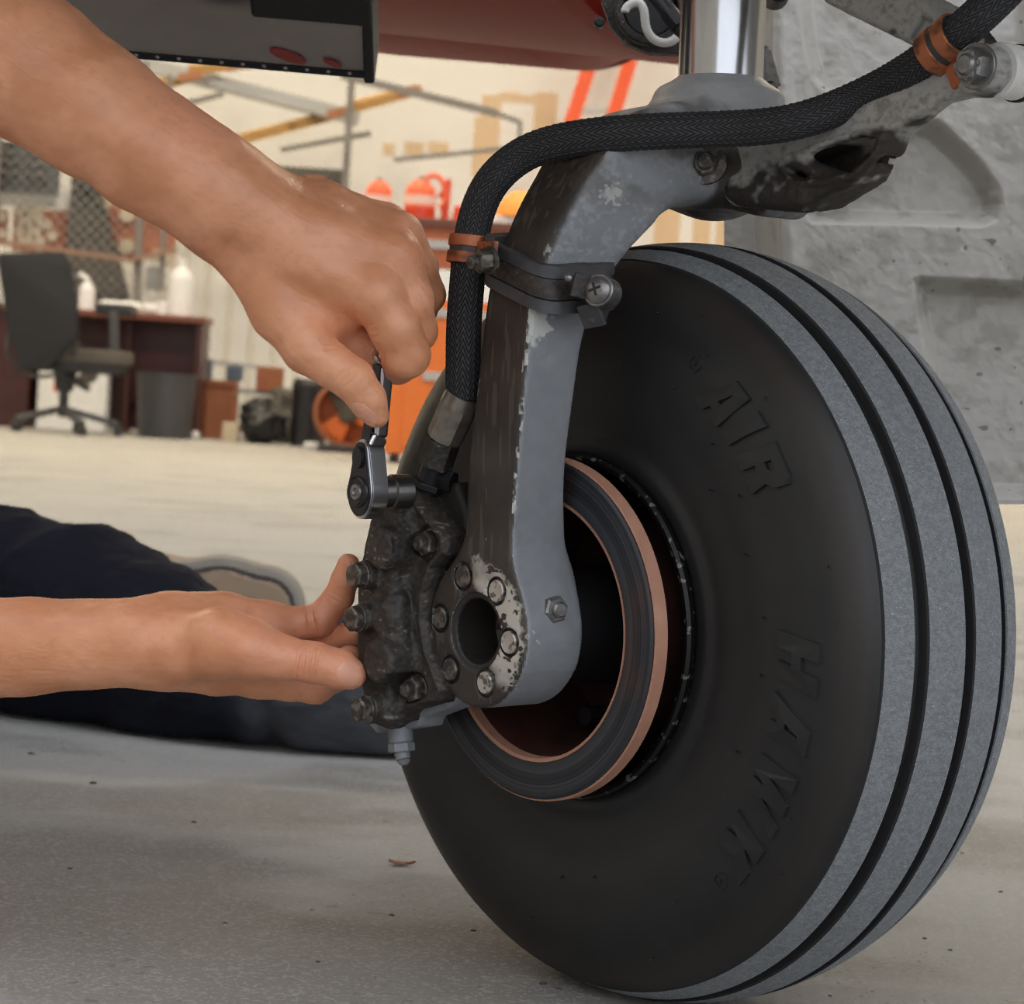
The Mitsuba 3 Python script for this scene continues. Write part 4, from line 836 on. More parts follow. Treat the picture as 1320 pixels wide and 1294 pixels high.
def d_shirt(p):
    d = d_chain(p, [EL * .55 + SL * .45, EL * .3 + SL * .7, SL], [.062, .066, .072], .02)
    d = smin(d, d_chain(p, [ER * .55 + SR * .45, ER * .3 + SR * .7, SR], [.062, .066, .072], .02), .02)
    d = smin(d, d_chain(p, [SL * .8 + SR * .2, (SL + SR) / 2, SR * .8 + SL * .2], [.092, .108, .092], .04), .05)
    d = smin(d, d_bone(p, (SL + SR) / 2, PV, .122, .135), .06)
    return d + (meshkit.fbm(p * 14, 3, 3) - .5) * .02
part(man, 'shirt', fix_out(sdf_mesh(d_shirt, lo, hi, .011)), 'm_shirt', smooth=True)
fr = frame(HD - NK, [1, 0, -.2])
part(man, 'hair', fix_out(sdf_mesh(lambda p: np.maximum(d_ell(p, HD + fr[2] * .012 - fr[0] * .010, fr, [.104, .088, .122]) + (meshkit.fbm(p * 60, 3, 3) - .5) * .01, ((p - HD) @ fr[0]) * .7 - ((p - HD) @ fr[2]) * .6 - .030), HD - .17, HD + .17, .006)), 'm_hair', smooth=True)
LEG1 = [Q(*q) - [0, 0, .012] for q in [(-260, 740, 2.74), (-120, 758, 2.64), (0, 772, 2.56), (100, 790, 2.49), (200, 824, 2.43), (300, 850, 2.395), (400, 872, 2.38), (470, 880, 2.38)]] + [np.array([.0, 2.42, .075]), np.array([.16, 2.46, .07])]
R1_ = [.120, .112, .1035, .0965, .0815, .0690, .0668, .0655, .062, .055]
K2, A2 = np.array([-1.02, 2.90, .17]), np.array([-.58, 3.12, .075])
def d_trs(p):
    d = d_chain(p, LEG1, R1_, .03)
    d = smin(d, d_chain(p, [PV + [0, .05, .0], K2, A2], [.11, .085, .062], .05), .05)
    d = smin(d, d_bone(p, PV + [-.03, -.06, .02], PV + [.02, .08, .0], .135, .125), .06)
    x = p[:, 0]; w = (p - LEG1[4]) @ (RC @ np.array([.72, -.69, 0]))
    fold = np.exp(-((((p - LEG1[3]) @ (RC @ np.array([.60, .80, 0]))) - .02) / .02) ** 2)
    n = meshkit.fbm(np.c_[p @ (RC @ np.array([.55, .83, 0])) * 22, p @ (RC @ np.array([.83, -.55, 0])) * 6, p[:, 1] * 8], 3, 5) - .5
    hem = .012 * np.exp(-(((p - Q(332, 905, 2.3)) @ (RC @ np.array([.93, -.3, 0]))) / .012) ** 2) * np.clip((.12 - p[:, 2]) / .05, 0, 1)
    return np.maximum(d + n * .036 + hem, .004 - p[:, 2])
part(man, 'trousers', fix_out(sdf_mesh(d_trs, [-1.2, 2.05, -.02], [.32, 3.15, .42], .008)), 'm_trousers', smooth=True)
def boot(heel, toe, upd, S=1.0):
    ax = toe - heel; l = np.linalg.norm(ax); ax /= l; upd = upd - ax * (upd @ ax); upd /= np.linalg.norm(upd); sd = np.cross(upd, ax)
    C = lambda x, y, z: heel + (ax * x + sd * y + upd * z) * S; l_ = S
    def up(p):
        d = d_chain(p, [C(.03, 0, .045), C(.12, 0, .055), C(.20, 0, .048), C(.245, 0, .043)], np.array([.036, .040, .043, .038]) * S, .02); d = smin(d, d_bone(p, C(.035, 0, .05), C(.03, 0, .13), .042 * S, .048 * S), .03)
        return np.maximum(d, .018 * S - (p - heel) @ upd)
    def so(p):
        d = d_chain(p, [C(.02, 0, .02), C(.11, 0, .02), C(.20, 0, .02), C(.245, 0, .02)], np.array([.040, .039, .047, .043]) * S, .02); z = (p - heel) @ upd
        return smax(np.maximum(d, .0 - z), z - .026 * S, .006)
    def tr(p):
        d = d_chain(p, [C(.02, 0, .0), C(.11, 0, .0), C(.20, 0, .0), C(.245, 0, .0)], np.array([.026, .026, .033, .029]) * S, .02); z = (p - heel) @ upd
        return np.maximum(d, np.abs(z) - .0050)
    def gr(p):
        d = d_chain(p, [C(.02, 0, .0), C(.11, 0, .0), C(.20, 0, .0), C(.245, 0, .0)], np.array([.030, .030, .037, .033]) * S, .02); z = (p - heel) @ upd
        return np.maximum(d, np.abs(z) - .0035)
    b0, b1 = np.minimum(heel, toe) - .16, np.maximum(heel, toe) + .16
    k = part(man, 'boot', fix_out(sdf_mesh(up, b0, b1, .007)), 'm_boot', smooth=True, label='tan leather boot'); part(k, 'sole', fix_out(sdf_mesh(so, b0, b1, .006)), 'm_sole', smooth=30, label='pale boot sole'); part(k, 'sole_groove', fix_out(sdf_mesh(gr, b0, b1, .0045)), 'm_stain', smooth=False); part(k, 'sole_tread', fix_out(sdf_mesh(tr, b0, b1, .0045)), 'm_boot', smooth=30)
tq = at_y(388, 770, 3.12)
boot(np.array([tq[0] - .335, 3.12, .066]), np.array([tq[0], 3.12, .066]), np.array([0, 1.0, .05]), 1.18)
boot(np.array([.17, 2.47, .0]), np.array([.42, 2.43, .0]), np.array([0, 0, 1.0]))

# ------------------------------------------------------------------ the aircraft around the wheel: wing skin, flap, belly, bracket, gear door
wing = thing('aircraft_wing', 'underside of the aircraft wing above the landing gear leg', 'wing')
wc = PA + PAX * .25; wcw = Lm(wc)
t_ = np.linspace(0, 1, 28); th_ = .062 * (1.48 * np.sqrt(t_) - .63 * t_ - 1.76 * t_ ** 2 + 1.42 * t_ ** 3 - .51 * t_ ** 4) * 2.2
air = Polygon(np.vstack([np.c_[1.06 + t_ * .54, .668 + th_ * .9], np.c_[1.06 + t_ * .54, .668 - th_ * .35][::-1]])).buffer(.003)
am = extrude(air, 2.73); am.vertices = am.vertices[:, [2, 0, 1]] + [-.33, 0, 0]; am = fix_out(am)
mm = m3d.Manifold(m3d.Mesh(am.vertices.astype(np.float32), am.faces.astype(np.uint32))) - m3d.Manifold.cylinder(1.0, .075, .075, 48).translate([wcw[0], wcw[1], .3])
part(wing, 'skin', fix_out(mm), 'm_wing', smooth=30)
fl = thing('wing_flap', 'dark grey riveted wing flap edge with red smears, above the forearm', 'wing flap')
FA, FB = P(28, 59, 1.80), P(483, 98, 1.80)
e = (FB - FA); ln = np.linalg.norm(e); ex = e / ln; ey = P(483, -130, 1.62) - FB; ey = ey - ex * (ey @ ex); wd = np.linalg.norm(ey); ey /= wd; ez = np.cross(ex, ey)
ez = ez if ez @ (EYE - FB) > 0 else -ez
def onflap(m): return placed(m, FA, np.stack([ex, ey, ez])) if np.linalg.det(np.stack([ex, ey, ez])) > 0 else placed(m, FA, np.stack([ex, ey, ez]))
cam = [(0, 0), (wd * .25, .0035), (wd * .6, .002), (wd, -.004), (wd, -.03), (.01, -.014), (0, -.004)]
sk = extrude(Polygon(cam), ln); sk.vertices = sk.vertices[:, [2, 0, 1]]; sk = fix_out(sk)
part(fl, 'skin', fix_out(onflap(sk)), 'm_flap', smooth=20)
part(fl, 'edge_strip', fix_out(onflap(bx([0, -.002, -.010], [ln, .0055, .0020], .001))), 'm_black_metal', smooth=20, label='black edge strip')
for k in range(22):
    x = ln - .018 - k * .0155; part(fl, 'rivet', fix_out(onflap(placed(trimesh.creation.icosphere(1, .0016), [x, .0035, .0021], np.diag([1, 1, .6])))), 'm_galv')
part(fl, 'end_shade', fix_out(onflap(bx([ln - .0075, -.002, -.030], [ln + .0004, wd, .0062], .002))), 'm_black', smooth=20, label='black end cap standing for shading at the flap end')  # black strip, the shading at this end put into colour
part(fl, 'seal', fix_out(onflap(cat(bx([ln - .085, wd * .34, -.002], [ln, wd, .0075], .003), bx([0, wd * .62, -.002], [ln - .08, wd, .0068], .003)))), 'm_black', smooth=20, label='black seal along the upper edge')
for x0, y0, sx, sy in ((ln - .062, .024, .019, .0058), (ln - .030, .020, .010, .003)):
    part(fl, 'red_smear', fix_out(onflap(extrude(affinity.rotate(affinity.scale(Point(0, 0).buffer(1, 8), sx * .75, sy), -28), .0008).apply_translation([x0, y0 - .004, .0028]))), 'm_flap_red', smooth=False)
bel = thing('aircraft_fuselage', 'dull red aircraft belly above and behind the hose', 'aircraft')
b0, b1 = at_y(470, 37, 2.75), at_y(835, 76, 2.55)
bd = b1 - b0; bl = np.linalg.norm(bd); bd /= bl; nrm = np.cross(bd, [0, 0, 1.0]); nrm /= np.linalg.norm(nrm)
up_ = np.cross(nrm, bd); up_ = up_ if up_[2] > 0 else -up_
t = np.linspace(-math.pi / 2 - 1.1, -math.pi / 2 + 1.1, 40); pr = np.c_[.42 * np.cos(t), .30 + .30 * np.sin(t)]
def loft(prs, cs):
    n, k = len(cs), len(prs[0]); v = np.stack([c + nrm * p[:, :1] + up_ * p[:, 1:] for p, c in zip(prs, cs)]).reshape(-1, 3)
    i, j = np.meshgrid(np.arange(n - 1), np.arange(k), indexing='ij'); j2 = (j + 1) % k
    return to_tm((v, np.stack([i * k + j, i * k + j2, (i + 1) * k + j2, (i + 1) * k + j], -1).reshape(-1, 4)))
pr = np.vstack([pr, [[0, .8]]]); cs = [b0 - bd * 1.6, b0 - bd * .4, b0, b0 + bd * bl * .5, b1, b1 + bd * .02]
part(bel, 'belly', loft([pr, pr, pr, pr, pr, pr * [.96, .98] + [0, .006]], cs), 'm_aircraft_red', smooth=40)
t = np.linspace(-math.pi / 2 - .9, -math.pi / 2 + .9, 24); pf = np.vstack([np.c_[.30 * np.cos(t) - .30, .26 + .20 * np.sin(t)], [[-.3, .7]]])
part(bel, 'fairing', loft([pf - [0, .052], pf - [0, .058], pf - [0, .052], pf + [0, .03]], [b0 - bd * 1.6, b0 - bd * .2, b0 + bd * .06, b0 + bd * .20]), 'm_aircraft_red', smooth=40, label='darker red wing fairing')
br = thing('gear_well_bracket', 'dark round bracket with a pale bent tube beside the chrome piston', 'bracket')
def PZ(z): return lambda x, y: P(x, y, z)
q = PZ(1.72); fm = frame(RC @ [0, 0, -1.0], XC @ RC.T if False else RC @ [1.0, 0, 0])
def disc_at(px, py, z, rpx, h, n=40, hole=0): 
    r = rpx * z / FPX; c = P(px, py, z); w = RC @ np.array([0, 0, -1.0]); return tube(c, c + w * h, r, hole * z / FPX, n=n, bevel=.0015) if hole else cyl(c, c + w * h, r, n=n, bevel=.0015)
bp = Polygon([(775, -40), (775, 5), (786, 38), (806, 60), (836, 72), (888, 74), (892, -40)]); zc = 1.74
pl = extrude(affinity.affine_transform(bp, [zc / FPX, 0, 0, -zc / FPX, -660 * zc / FPX, 647 * zc / FPX]), .012, .002)
v = pl.vertices; pl.vertices = EYE + np.stack([v[:, 0], -v[:, 1], zc - v[:, 2]], 1) @ RC.T; pl = fix_out(pl)
part(br, 'plate', pl, 'm_casting', smooth=25)
part(br, 'ring', cat(disc_at(838, 14, 1.728, 47, .010, hole=36)), 'm_casting', smooth=30)
part(br, 'recess', disc_at(838, 14, 1.7285, 35, .003), 'm_black', smooth=30, label='black hole in the ring')
part(br, 'bent_tube', sweep(spline([P(*p, 1.705) for p in [(806, 16), (812, 6), (824, 4), (830, 14), (832, 30), (840, 48), (854, 55), (872, 48)]], 60), .0030, 16), 'm_white_band', smooth=True, label='pale bent tube')
part(br, 'rod', cat(cyl(P(838, -10, 1.69), P(884, 48, 1.68), .0042, n=20), cyl(P(862, 16, 1.685), P(876, 34, 1.682), .0068, n=6), cyl(P(848, -10, 1.69), P(898, 50, 1.68), .0030, n=16)), 'm_black_metal', smooth=30, label='dark control rod')
part(br, 'knob', disc_at(772, 32, 1.72, 7, .012), 'm_black', smooth=30)
sw = thing('cable_stop', 'small black rubber stop with a pale tag beside the chrome piston', 'stop')
part(sw, 'rubber', cat(disc_at(998, -4, 1.60, 18, .03), disc_at(990, 118, 1.62, 9, .02)), 'm_black', smooth=30)
part(sw, 'tag', bar(P(986, 66, 1.61), P(999, 112, 1.60), .008, .002, .0005, up=RC @ [0, 0, -1.0]), 'm_link', smooth=30, label='pale metal tag')
part(sw, 'wire', sweep(spline([P(988, 60, 1.60), P(984, 90, 1.60), P(994, 122, 1.60), P(1003, 118, 1.60)], 24), .0016, 10), 'm_steel_bolt', smooth=True)
# gear door: a pressed sheet with sunk panels
gd = thing('gear_door', 'pale grey pressed metal gear door behind the tyre', 'door')
DZ = 1.86; m_ = DZ / FPX                                                 # metres per pixel at the door
gx, gy = np.arange(944, 1440.1, 2.2), np.arange(-120, 652.1, 2.2)
GX, GY = np.meshgrid(gx, gy, indexing='ij'); pts2 = np.stack([GX.ravel(), GY.ravel()], 1)
R0 = np.array([(1008, -200), (1040, 60), (1050, 100), (1064, 114), (1180, 114), (1250, 100), (1330, 60), (1345, -200)], float)
R1 = np.array([(1046, 286), (1268, 291), (1286, 282), (1292, 262), (1288, 240), (1262, 205), (1212, 156), (1180, 150), (1140, 190), (1050, 262), (1040, 274)], float)
R2 = np.array([(1178, 362), (1186, 358), (1500, 372), (1500, 646), (1236, 640), (1222, 628)], float)
def sink(poly, w0, w1, rad=10):
    d = d_poly(pts2, poly); t = np.clip((w0 - d) / (w0 + w1), 0, 1); return t * t * (3 - 2 * t)
def sink_dir(poly):                                                      # steep at right, sloping at the left
    d = d_poly(pts2, poly); t = np.clip((4 - d) / 24, 0, 1); return t * t * (3 - 2 * t)
edge_x = 1000 + 6 * np.clip((pts2[:, 1] - 200) / 120, -1, 1)
h = -.016 * sink(R0, 6, 20) - .019 * sink(R1, 4, 22) - .019 * sink(R2, 4, 20)
h += -.070 * np.clip((edge_x - pts2[:, 0]) / 18, 0, 1) ** .7 + .004 * np.exp(-((pts2[:, 0] - edge_x - 14) / 10) ** 2)
h += (meshkit.fbm(np.c_[pts2 * .012, pts2[:, 0] * 0], 3, 4) - .5) * .004 + (meshkit.fbm(np.c_[pts2 * .12, pts2[:, 0] * 0], 3, 9) - .5) * .0012
zz = DZ - h; v = EYE + np.stack([(pts2[:, 0] - 660) * m_, (pts2[:, 1] - 647) * m_, zz], 1) @ RC.T
n0, n1 = GX.shape; idx = np.arange(n0 * n1).reshape(n0, n1)
fq = np.stack([idx[:-1, :-1], idx[1:, :-1], idx[1:, 1:], idx[:-1, 1:]], -1).reshape(-1, 4)
bk = EYE + np.stack([(pts2[:, 0] - 660) * m_, (pts2[:, 1] - 647) * m_, zz + .004], 1) @ RC.T
rim_ = np.concatenate([idx[:, 0], idx[-1, 1:], idx[-2::-1, -1], idx[0, -2:0:-1]]); rim2 = np.roll(rim_, -1); NB = n0 * n1
m = to_tm((np.vstack([v, bk]), np.vstack([fq, fq[:, ::-1] + NB, np.stack([rim2, rim_, rim_ + NB, rim2 + NB], 1)])))
part(gd, 'sheet', m, 'm_panel', smooth=50)
# ------------------------------------------------------------------ the setting: floor, walls, roof of the hangar, added lamps and light blockers
BY = 17.0
struct('ground_apron', bx([-30, -40, -.25], [40, -3.0, -.005]), 'm_asphalt', 'unseen dark ground added to cut light bounced from below')  # added out of view, kept dark so undersides get less bounce
struct('floor', bx([-9.2, -3.0, -.2], [12, BY + .2, 0]), 'm_floor', 'grey stained concrete hangar floor')
wb = struct('wall_back', bx([-9.2, BY, 0], [12, BY + .2, 6.2]), 'm_wall', 'cream white hangar back wall')
struct('wall_left', bx([-9.2, -3, 0], [-9, BY, 6.2]), 'm_wall', 'cream white hangar side wall')
struct('wall_front', bx([-9.2, -3.2, 0], [-1.3, -3.0, 6.2]), 'm_wall', 'unseen wall added to block sky light from the left')  # added out of view to leave the sky open only at right
struct('wall_right', bx([11.8, -3.0, 0], [12, BY, 6.2]), 'm_wall', 'cream white hangar side wall')
struct('ceiling', bx([-9.2, 2.0, 6.2], [12, BY + .2, 6.4]), 'm_roof', 'pale hangar roof')
scene['m_lamp'] = {'type': 'diffuse', 'reflectance': rgb(.8, .8, .8)}
for i, (x, y) in enumerate([(-5.5, 9), (-1, 9), (4, 9), (-5.5, 13), (-1, 13), (4, 13)]):  # lamps out of view, added to light and warm the far end
    k = thing('added_lamp', 'long unseen lamp added to brighten the back of the hangar', 'lamp', 'added lamps under the hangar roof')
    part(k, 'housing', bx([x - 1.25, y - .2, 6.10], [x + 1.25, y + .2, 6.199]), 'm_galv', smooth=False)
    kk = f'{k}__diffuser'; v = np.array([[x - 1.2, y - .15, 6.095], [x + 1.2, y - .15, 6.095], [x + 1.2, y + .15, 6.095], [x - 1.2, y + .15, 6.095]])
    scene[kk] = mikit.ply((v, np.array([[0, 2, 1], [0, 3, 2]])), 'm_lamp', emitter={'type': 'area', 'radiance': rgb(*[c * LAMPK for c in LAMP])})
def bgp(px, py, y): return at_y(px, py, y)
def pbox(x0, y0, x1, y1, y, d=.1, r=0.0):                               # upright box in the plane y whose corners lie on two lines of sight
    a, b = bgp(x0, y0, y), bgp(x1, y1, y); return bx([a[0], y, b[2]], [b[0], y + d, a[2]], r)
for x0, y0, x1, y1 in [(511, 45, 533, 70), (538, 44, 556, 62), (572, 46, 590, 60), (622, 122, 640, 232), (648, 118, 672, 128), (690, 118, 716, 170), (640, 120, 716, 135), (494, 184, 508, 200), (522, 182, 546, 200), (552, 182, 578, 198), (612, 150, 628, 228), (846, 250, 874, 325), (896, 250, 914, 325), (926, 250, 938, 325), (1000, 250, 1020, 325)]:
    part(wb, 'primer_patch', pbox(x0, y0, x1, y1, BY - .006, .02), 'm_primer', smooth=False)
for k in range(14):
    x = -2.65 + k * .16; part(wb, 'rib', extrude(Polygon([(x - .025, 0), (x - .012, -.022), (x + .012, -.022), (x + .025, 0)]), 1.55).apply_translation([0, BY + .001, .05]), 'm_wall_rib', smooth=False)
# ------------------------------------------------------------------ the back of the hangar: frames, fence, desk, chair, boxes, cabinet, ladder
def along(p0, p1, y, w, d, y1=None, r=0.0): return bar(bgp(*p0, y), bgp(*p1, y if y1 is None else y1), w, d, r)
DY = 15.6
rk = thing('mezzanine_frame', 'grey steel frame carrying timbers above the fenced store', 'frame')
part(rk, 'rail', along((100, 62), (462, 153), DY + .6, .11, .09), 'm_galv', smooth=False, label='wide pale rail')
part(rk, 'rail', along((245, 100), (455, 152), DY + .4, .04, .04), 'm_galv', smooth=False)
part(rk, 'rail', along((440, 97), (640, 146), DY - .3, .045, .045), 'm_steel', smooth=False)
part(rk, 'rail', along((636, 145), (672, 158), DY - .3, .028, .028), 'm_steel', smooth=False)
part(rk, 'rail', along((671, 157), (668, 197), DY - .3, .028, .028), 'm_steel', smooth=False)
part(rk, 'rail', along((669, 190), (508, 206), DY - .3, .026, .026), 'm_steel', smooth=False)
for a, b, w in (((454, 92), (441, 300), .042), ((187, 80), (176, 396), .045), ((219, 96), (208, 372), .03), ((6, 30), (-14, 396), .045)): part(rk, 'post', along(a, b, DY, w, w), 'm_steel', smooth=False)
part(rk, 'rail', along((-30, 308), (176, 336), DY - .05, .05, .03), 'm_brace', smooth=False, label='brown mid rail')
part(rk, 'rail', along((176, 333), (228, 322), DY - .05, .03, .03), 'm_brace', smooth=False)
for a, b, w in (((170, 117), (256, 97), .09), ((250, 90), (318, 82), .08), ((304, 181), (448, 143), .085), ((458, 137), (536, 116), .09)):
    k = thing('timber_beam', {170: 'short orange timber beam at the forearm, leftmost under the pale rail', 250: 'orange timber beam just below the riveted flap edge', 304: 'long orange timber beam over the wrist, left of the steel post', 458: 'orange timber beam right of the steel post'}[a[0]], 'timber', 'timbers on the steel frame'); part(k, 'beam', along(a, b, DY + .2, w, .06, DY + .9), 'm_timber', smooth=False)
    part(k, 'end', along((b[0] - 26, b[1] + 5), (b[0] + 4, b[1] - 1), DY + .15, w * .8, .05), 'm_timber_end', smooth=False)
for a, b, l in (((222, 138), (288, 121), 'short grey strip of metal beside the forearm'), ((362, 193), (478, 172), 'long grey strip of metal under the orange timber')):
    solo('metal_strip', along(a, b, DY + .1, .045, .03), 'm_steel', l, 'strip', smooth=False)
solo('shelf_board', cat(pbox(335, 212, 440, 236, DY + .1, .3)), 'm_grey_cloth', 'dark grey board on the shelf behind the wrist', 'board')
solo('small_carton', pbox(392, 226, 418, 246, DY - .2, .12, .01), 'm_cardboard', 'small brown carton beside the dark board behind the hand', 'box')
solo('wall_monitor', cat(pbox(-40, 178, 72, 248, DY + .15, .08, .01)), 'm_screen', 'dark wall monitor high on the fenced store at the left edge', 'monitor')
part('wall_monitor', 'frame', cat(pbox(-40, 238, 74, 252, DY + .10, .06), pbox(64, 176, 74, 250, DY + .10, .06), pbox(28, 178, 34, 240, DY + .12, .03)), 'm_plastic_grey', smooth=False)
part('wall_monitor', 'shelf_strip', cat(*[pbox(-30, y, 62, y + 3, DY + .13, .02) for y in (194, 207, 221)]), 'm_steel', smooth=False); labels['wall_monitor__shelf_strip'] = {'kind': 'stuff'}
# chain-link fence: thin crossed wires
wires = []
fx0, fz0 = bgp(-40, 262, DY + .3)[0], bgp(60, 400, DY)[2]; fx1, fz1 = bgp(228, 250, DY)[0], bgp(60, 180, DY)[2]
for k in range(-30, 60):
    for sgn in (1, -1):
        x = fx0 + k * .075; a, b = np.array([x, fz0]), np.array([x + sgn * (fz1 - fz0), fz1]); g = LineString([a, b]).intersection(sbox(fx0, fz0, fx1, fz1))
        if g.length > .05: c = np.array(g.coords); wires.append(bar([c[0, 0], DY + .06, c[0, 1]], [c[-1, 0], DY + .06, c[-1, 1]],   .0035, .0035))
fc = thing('chain_link_fence', 'chain link fence of the store behind the office chair', 'fence'); part(fc, 'mesh', cat(*wires), 'm_galv', smooth=False)
labels[f'{fc}__mesh'] = {'label': 'grey crossed wires', 'kind': 'stuff'}
ck = thing('covered_machine', 'dark grey mesh cover leaning behind the fence and the chair', 'cover')
a = [bgp(*q, DY + .31) for q in ((92, 228), (122, 222), (168, 392), (82, 392))]
part(ck, 'cover', extrude(Polygon([(q[0], q[2]) for q in a]), .12, .02).apply_transform(np.array([[1, 0, 0, 0], [0, 0, -1, DY + .41], [0, 1, 0, 0], [0, 0, 0, 1]])), 'm_grey_cloth', smooth=30)
part(ck, 'bracket', pbox(106, 218, 120, 250, DY + .2, .1, .02), 'm_plastic')
solo('valance_strip', along((128, 238), (232, 266), DY + .16, .13, .04), 'm_galv', 'pale grey strip leaning above the orange boards, against the forearm', 'strip', smooth=False)
for i, (x0, y0, x1, y1, l) in enumerate([(-30, 268, 8, 312, 'orange board with cream discs at the left edge'), (18, 268, 84, 328, 'orange board nearly covered in cream discs above the chair'), (128, 246, 174, 338, 'orange board with two cream discs left of the post'), (184, 262, 206, 334, 'narrow orange board right of the post'), (212, 280, 224, 344, 'narrowest orange board at the end of the fence')]):
    k = thing('patterned_board', l, 'board', 'patterned boards behind the fence'); part(k, 'panel', pbox(x0, y0, x1, y1, DY + .45, .03), 'm_brick_board', smooth=False)
    w, cs = x1 - x0, []
    if i == 1: cs = [(26 + 11 * (j % 3) + (4 if j % 2 else 0) + (20 if j > 11 else 0), 272 + 13 * (j // 3) if j < 12 else 276 + 14 * (j - 12), 7) for j in range(16)]
    if i == 0: cs = [(2, 280, 7), (2, 300, 7)]
    if i == 2: cs = [(164, 277, 10), (163, 318, 10), (136, 262, 9)]
    if i == 3: cs = [(203, 282, 8), (202, 330, 9)]
    if i == 4: cs = [(219, 336, 9)]
    for x, y, r in cs:
        c = bgp(x, y, DY + .445); part(k, 'disc', cyl(c, c + [0, -.02, 0], r * 15.6 / FPX, n=14), 'm_daisy')
ct = thing('curtain_sheet', 'pale ribbed wall sheet behind the fence', 'sheet'); part(ct, 'sheet', pbox(-30, 240, 82, 270, DY + .5, .02), 'm_galv', smooth=False)
part(ct, 'edge', pbox(74, 244, 90, 330, DY + .48, .03), 'm_white', smooth=False)
solo('socket_box', pbox(189, 342, 209, 374, DY + .2, .06, .008), 'm_galv', 'grey electrical box on the wall above the desk end', 'box')
# desk
dk = thing('office_desk', 'dark mahogany office desk behind the black chair', 'desk')
D0, D1 = at_y(-40, 540, DY - .35), at_y(254, 562, DY - .35); zt = .745
x0, x1, yf, yb = D0[0], D1[0], DY - .40, DY - .03
part(dk, 'top', bx([x0 - .03, yf - .03, zt - .04], [x1 + .02, yb, zt], .006), 'm_desk_edge')
part(dk, 'side_panel', bx([x1 - .035, yf, 0], [x1, yb, zt - .04]), 'm_mahogany', smooth=False)
part(dk, 'side_panel', bx([x0, yf, 0], [x0 + .36, yb, zt - .04]), 'm_mahogany', smooth=False)
part(dk, 'modesty_panel', bx([x0 + .36, yb - .10, .03], [x1 - .035, yb - .06, zt - .04]), 'm_mahogany', smooth=False)
part(dk, 'divider', bx([x0 + .93, yf + .1, .0], [x0 + .96, yb - .1, zt - .04]), 'm_mahogany', smooth=False)
part(dk, 'back_panel', bx([x0 + .96, yf + .20, .2], [x1 - .035, yf + .23, zt - .04]), 'm_mahogany', smooth=False)
def jug(k, p, r, h, m, neck=.35, capm=None):
    part(k, 'body', placed(lathe([(0, 0), (0, r * .96), (.01, r), (h * .62, r), (h * .76, r * .86), (h * .86, r * neck), (h * .93, r * neck), (h * .93, 0)], 28), p, np.eye(3)), m, smooth=40)
    part(k, 'cap', placed(lathe([(0, 0), (0, r * neck * 1.15), (h * .07, r * neck * 1.1), (h * .07, 0)], 20), p + [0, 0, h * .92], np.eye(3)), capm or m, smooth=40)
def desk_at(px, y): q = bgp(px, 400, y); return np.array([q[0], y, zt])
k = thing('spray_bottle', 'white spray bottle on the desk right of the chair back', 'bottle'); jug(k, desk_at(111, DY - .15), .05, .20, 'm_white', .4)
part(k, 'trigger', bar(desk_at(111, DY - .15) + [0, 0, .20], desk_at(99, DY - .15) + [0, 0, .225], .025, .03, .006), 'm_white')
k = thing('white_jug', 'tall white bottle at the right end of the desk', 'bottle'); jug(k, desk_at(232, DY - .14), .075, .36, 'm_white', .3)
for x0_, x1_, r_, l in ((126, 182, .038, 'long white roll lying on the desk'), (186, 202, .036, 'short white roll lying on the desk beside the long one')):
    a, b = desk_at(x0_, DY - .1), desk_at(x1_, DY - .1); z_ = np.array([0, 0, r_])
    solo('paper_roll', sweep(spline([a + z_ * .8, (a * 2 + b) / 3 + z_ * 1.05, (a + 2 * b) / 3 + z_, b + z_], 24), [r_ * (.75 + .25 * math.sin(min(1, t * 3) * 1.57)) * (1 + .10 * math.sin(t * 11)) for t in np.linspace(0, 1, 24)], 16), 'm_white', l, 'roll', smooth=40)
c = desk_at(211, DY - .1); solo('tissue_roll', cyl(c, c + [0, 0, .085], .045, n=28, bevel=.008), 'm_white', 'white round roll standing at the end of the desk', 'roll')
# chair
CF = floor_y(84, 14.35); sx = CF[1] / FPX; ch = thing('office_chair', 'black office chair seen from behind at the desk', 'chair')
def cp(px, py, dy=0.0): q = at_y(px, py, CF[1] + dy); return q
bk = [cp(*q, -.16) for q in ((3, 328), (86, 326), (96, 345), (106, 405), (104, 438), (62, 478), (28, 478), (14, 430))]
bkp = Polygon([(q[0], q[2]) for q in bk]).buffer(-.03).buffer(.03)
def upright(m, y): m = m.copy(); v = m.vertices; m.vertices = np.stack([v[:, 0], y + v[:, 2], v[:, 1]], 1); return fix_out(m)
bm = upright(extrude(bkp, .05, .018), CF[1] - .22); v = bm.vertices; c0 = v[:, 0].mean(); v[:, 1] += -.9 * (v[:, 0] - c0) ** 2 + .10 * (v[:, 2] - .5) * -1; bm.vertices = v
part(ch, 'backrest', bm, 'm_chair_fabric', smooth=40)
part(ch, 'backrest_frame', cat(sweep(spline([cp(12, 430, -.18), cp(12, 462, -.16), cp(22, 476, -.1), cp(80, 480, -.1)], 20), .012, 10), sweep(spline([cp(100, 442, -.18), cp(92, 458, -.14), cp(84, 480, -.08)], 16), .014, 10)), 'm_plastic_grey')
part(ch, 'seat', bx(cp(66, 466) + [0, -.15, 0], cp(163, 453) + [0, .30, .0], .02), 'm_grey_cloth', smooth=40)
part(ch, 'seat_base', bx(cp(60, 478) + [0, -.12, 0], cp(158, 465) + [0, .26, .0], .015), 'm_plastic')
part(ch, 'armrest', cat(bx(cp(122, 404) + [0, -.02, 0], cp(170, 393) + [0, .24, 0], .012)), 'm_plastic')
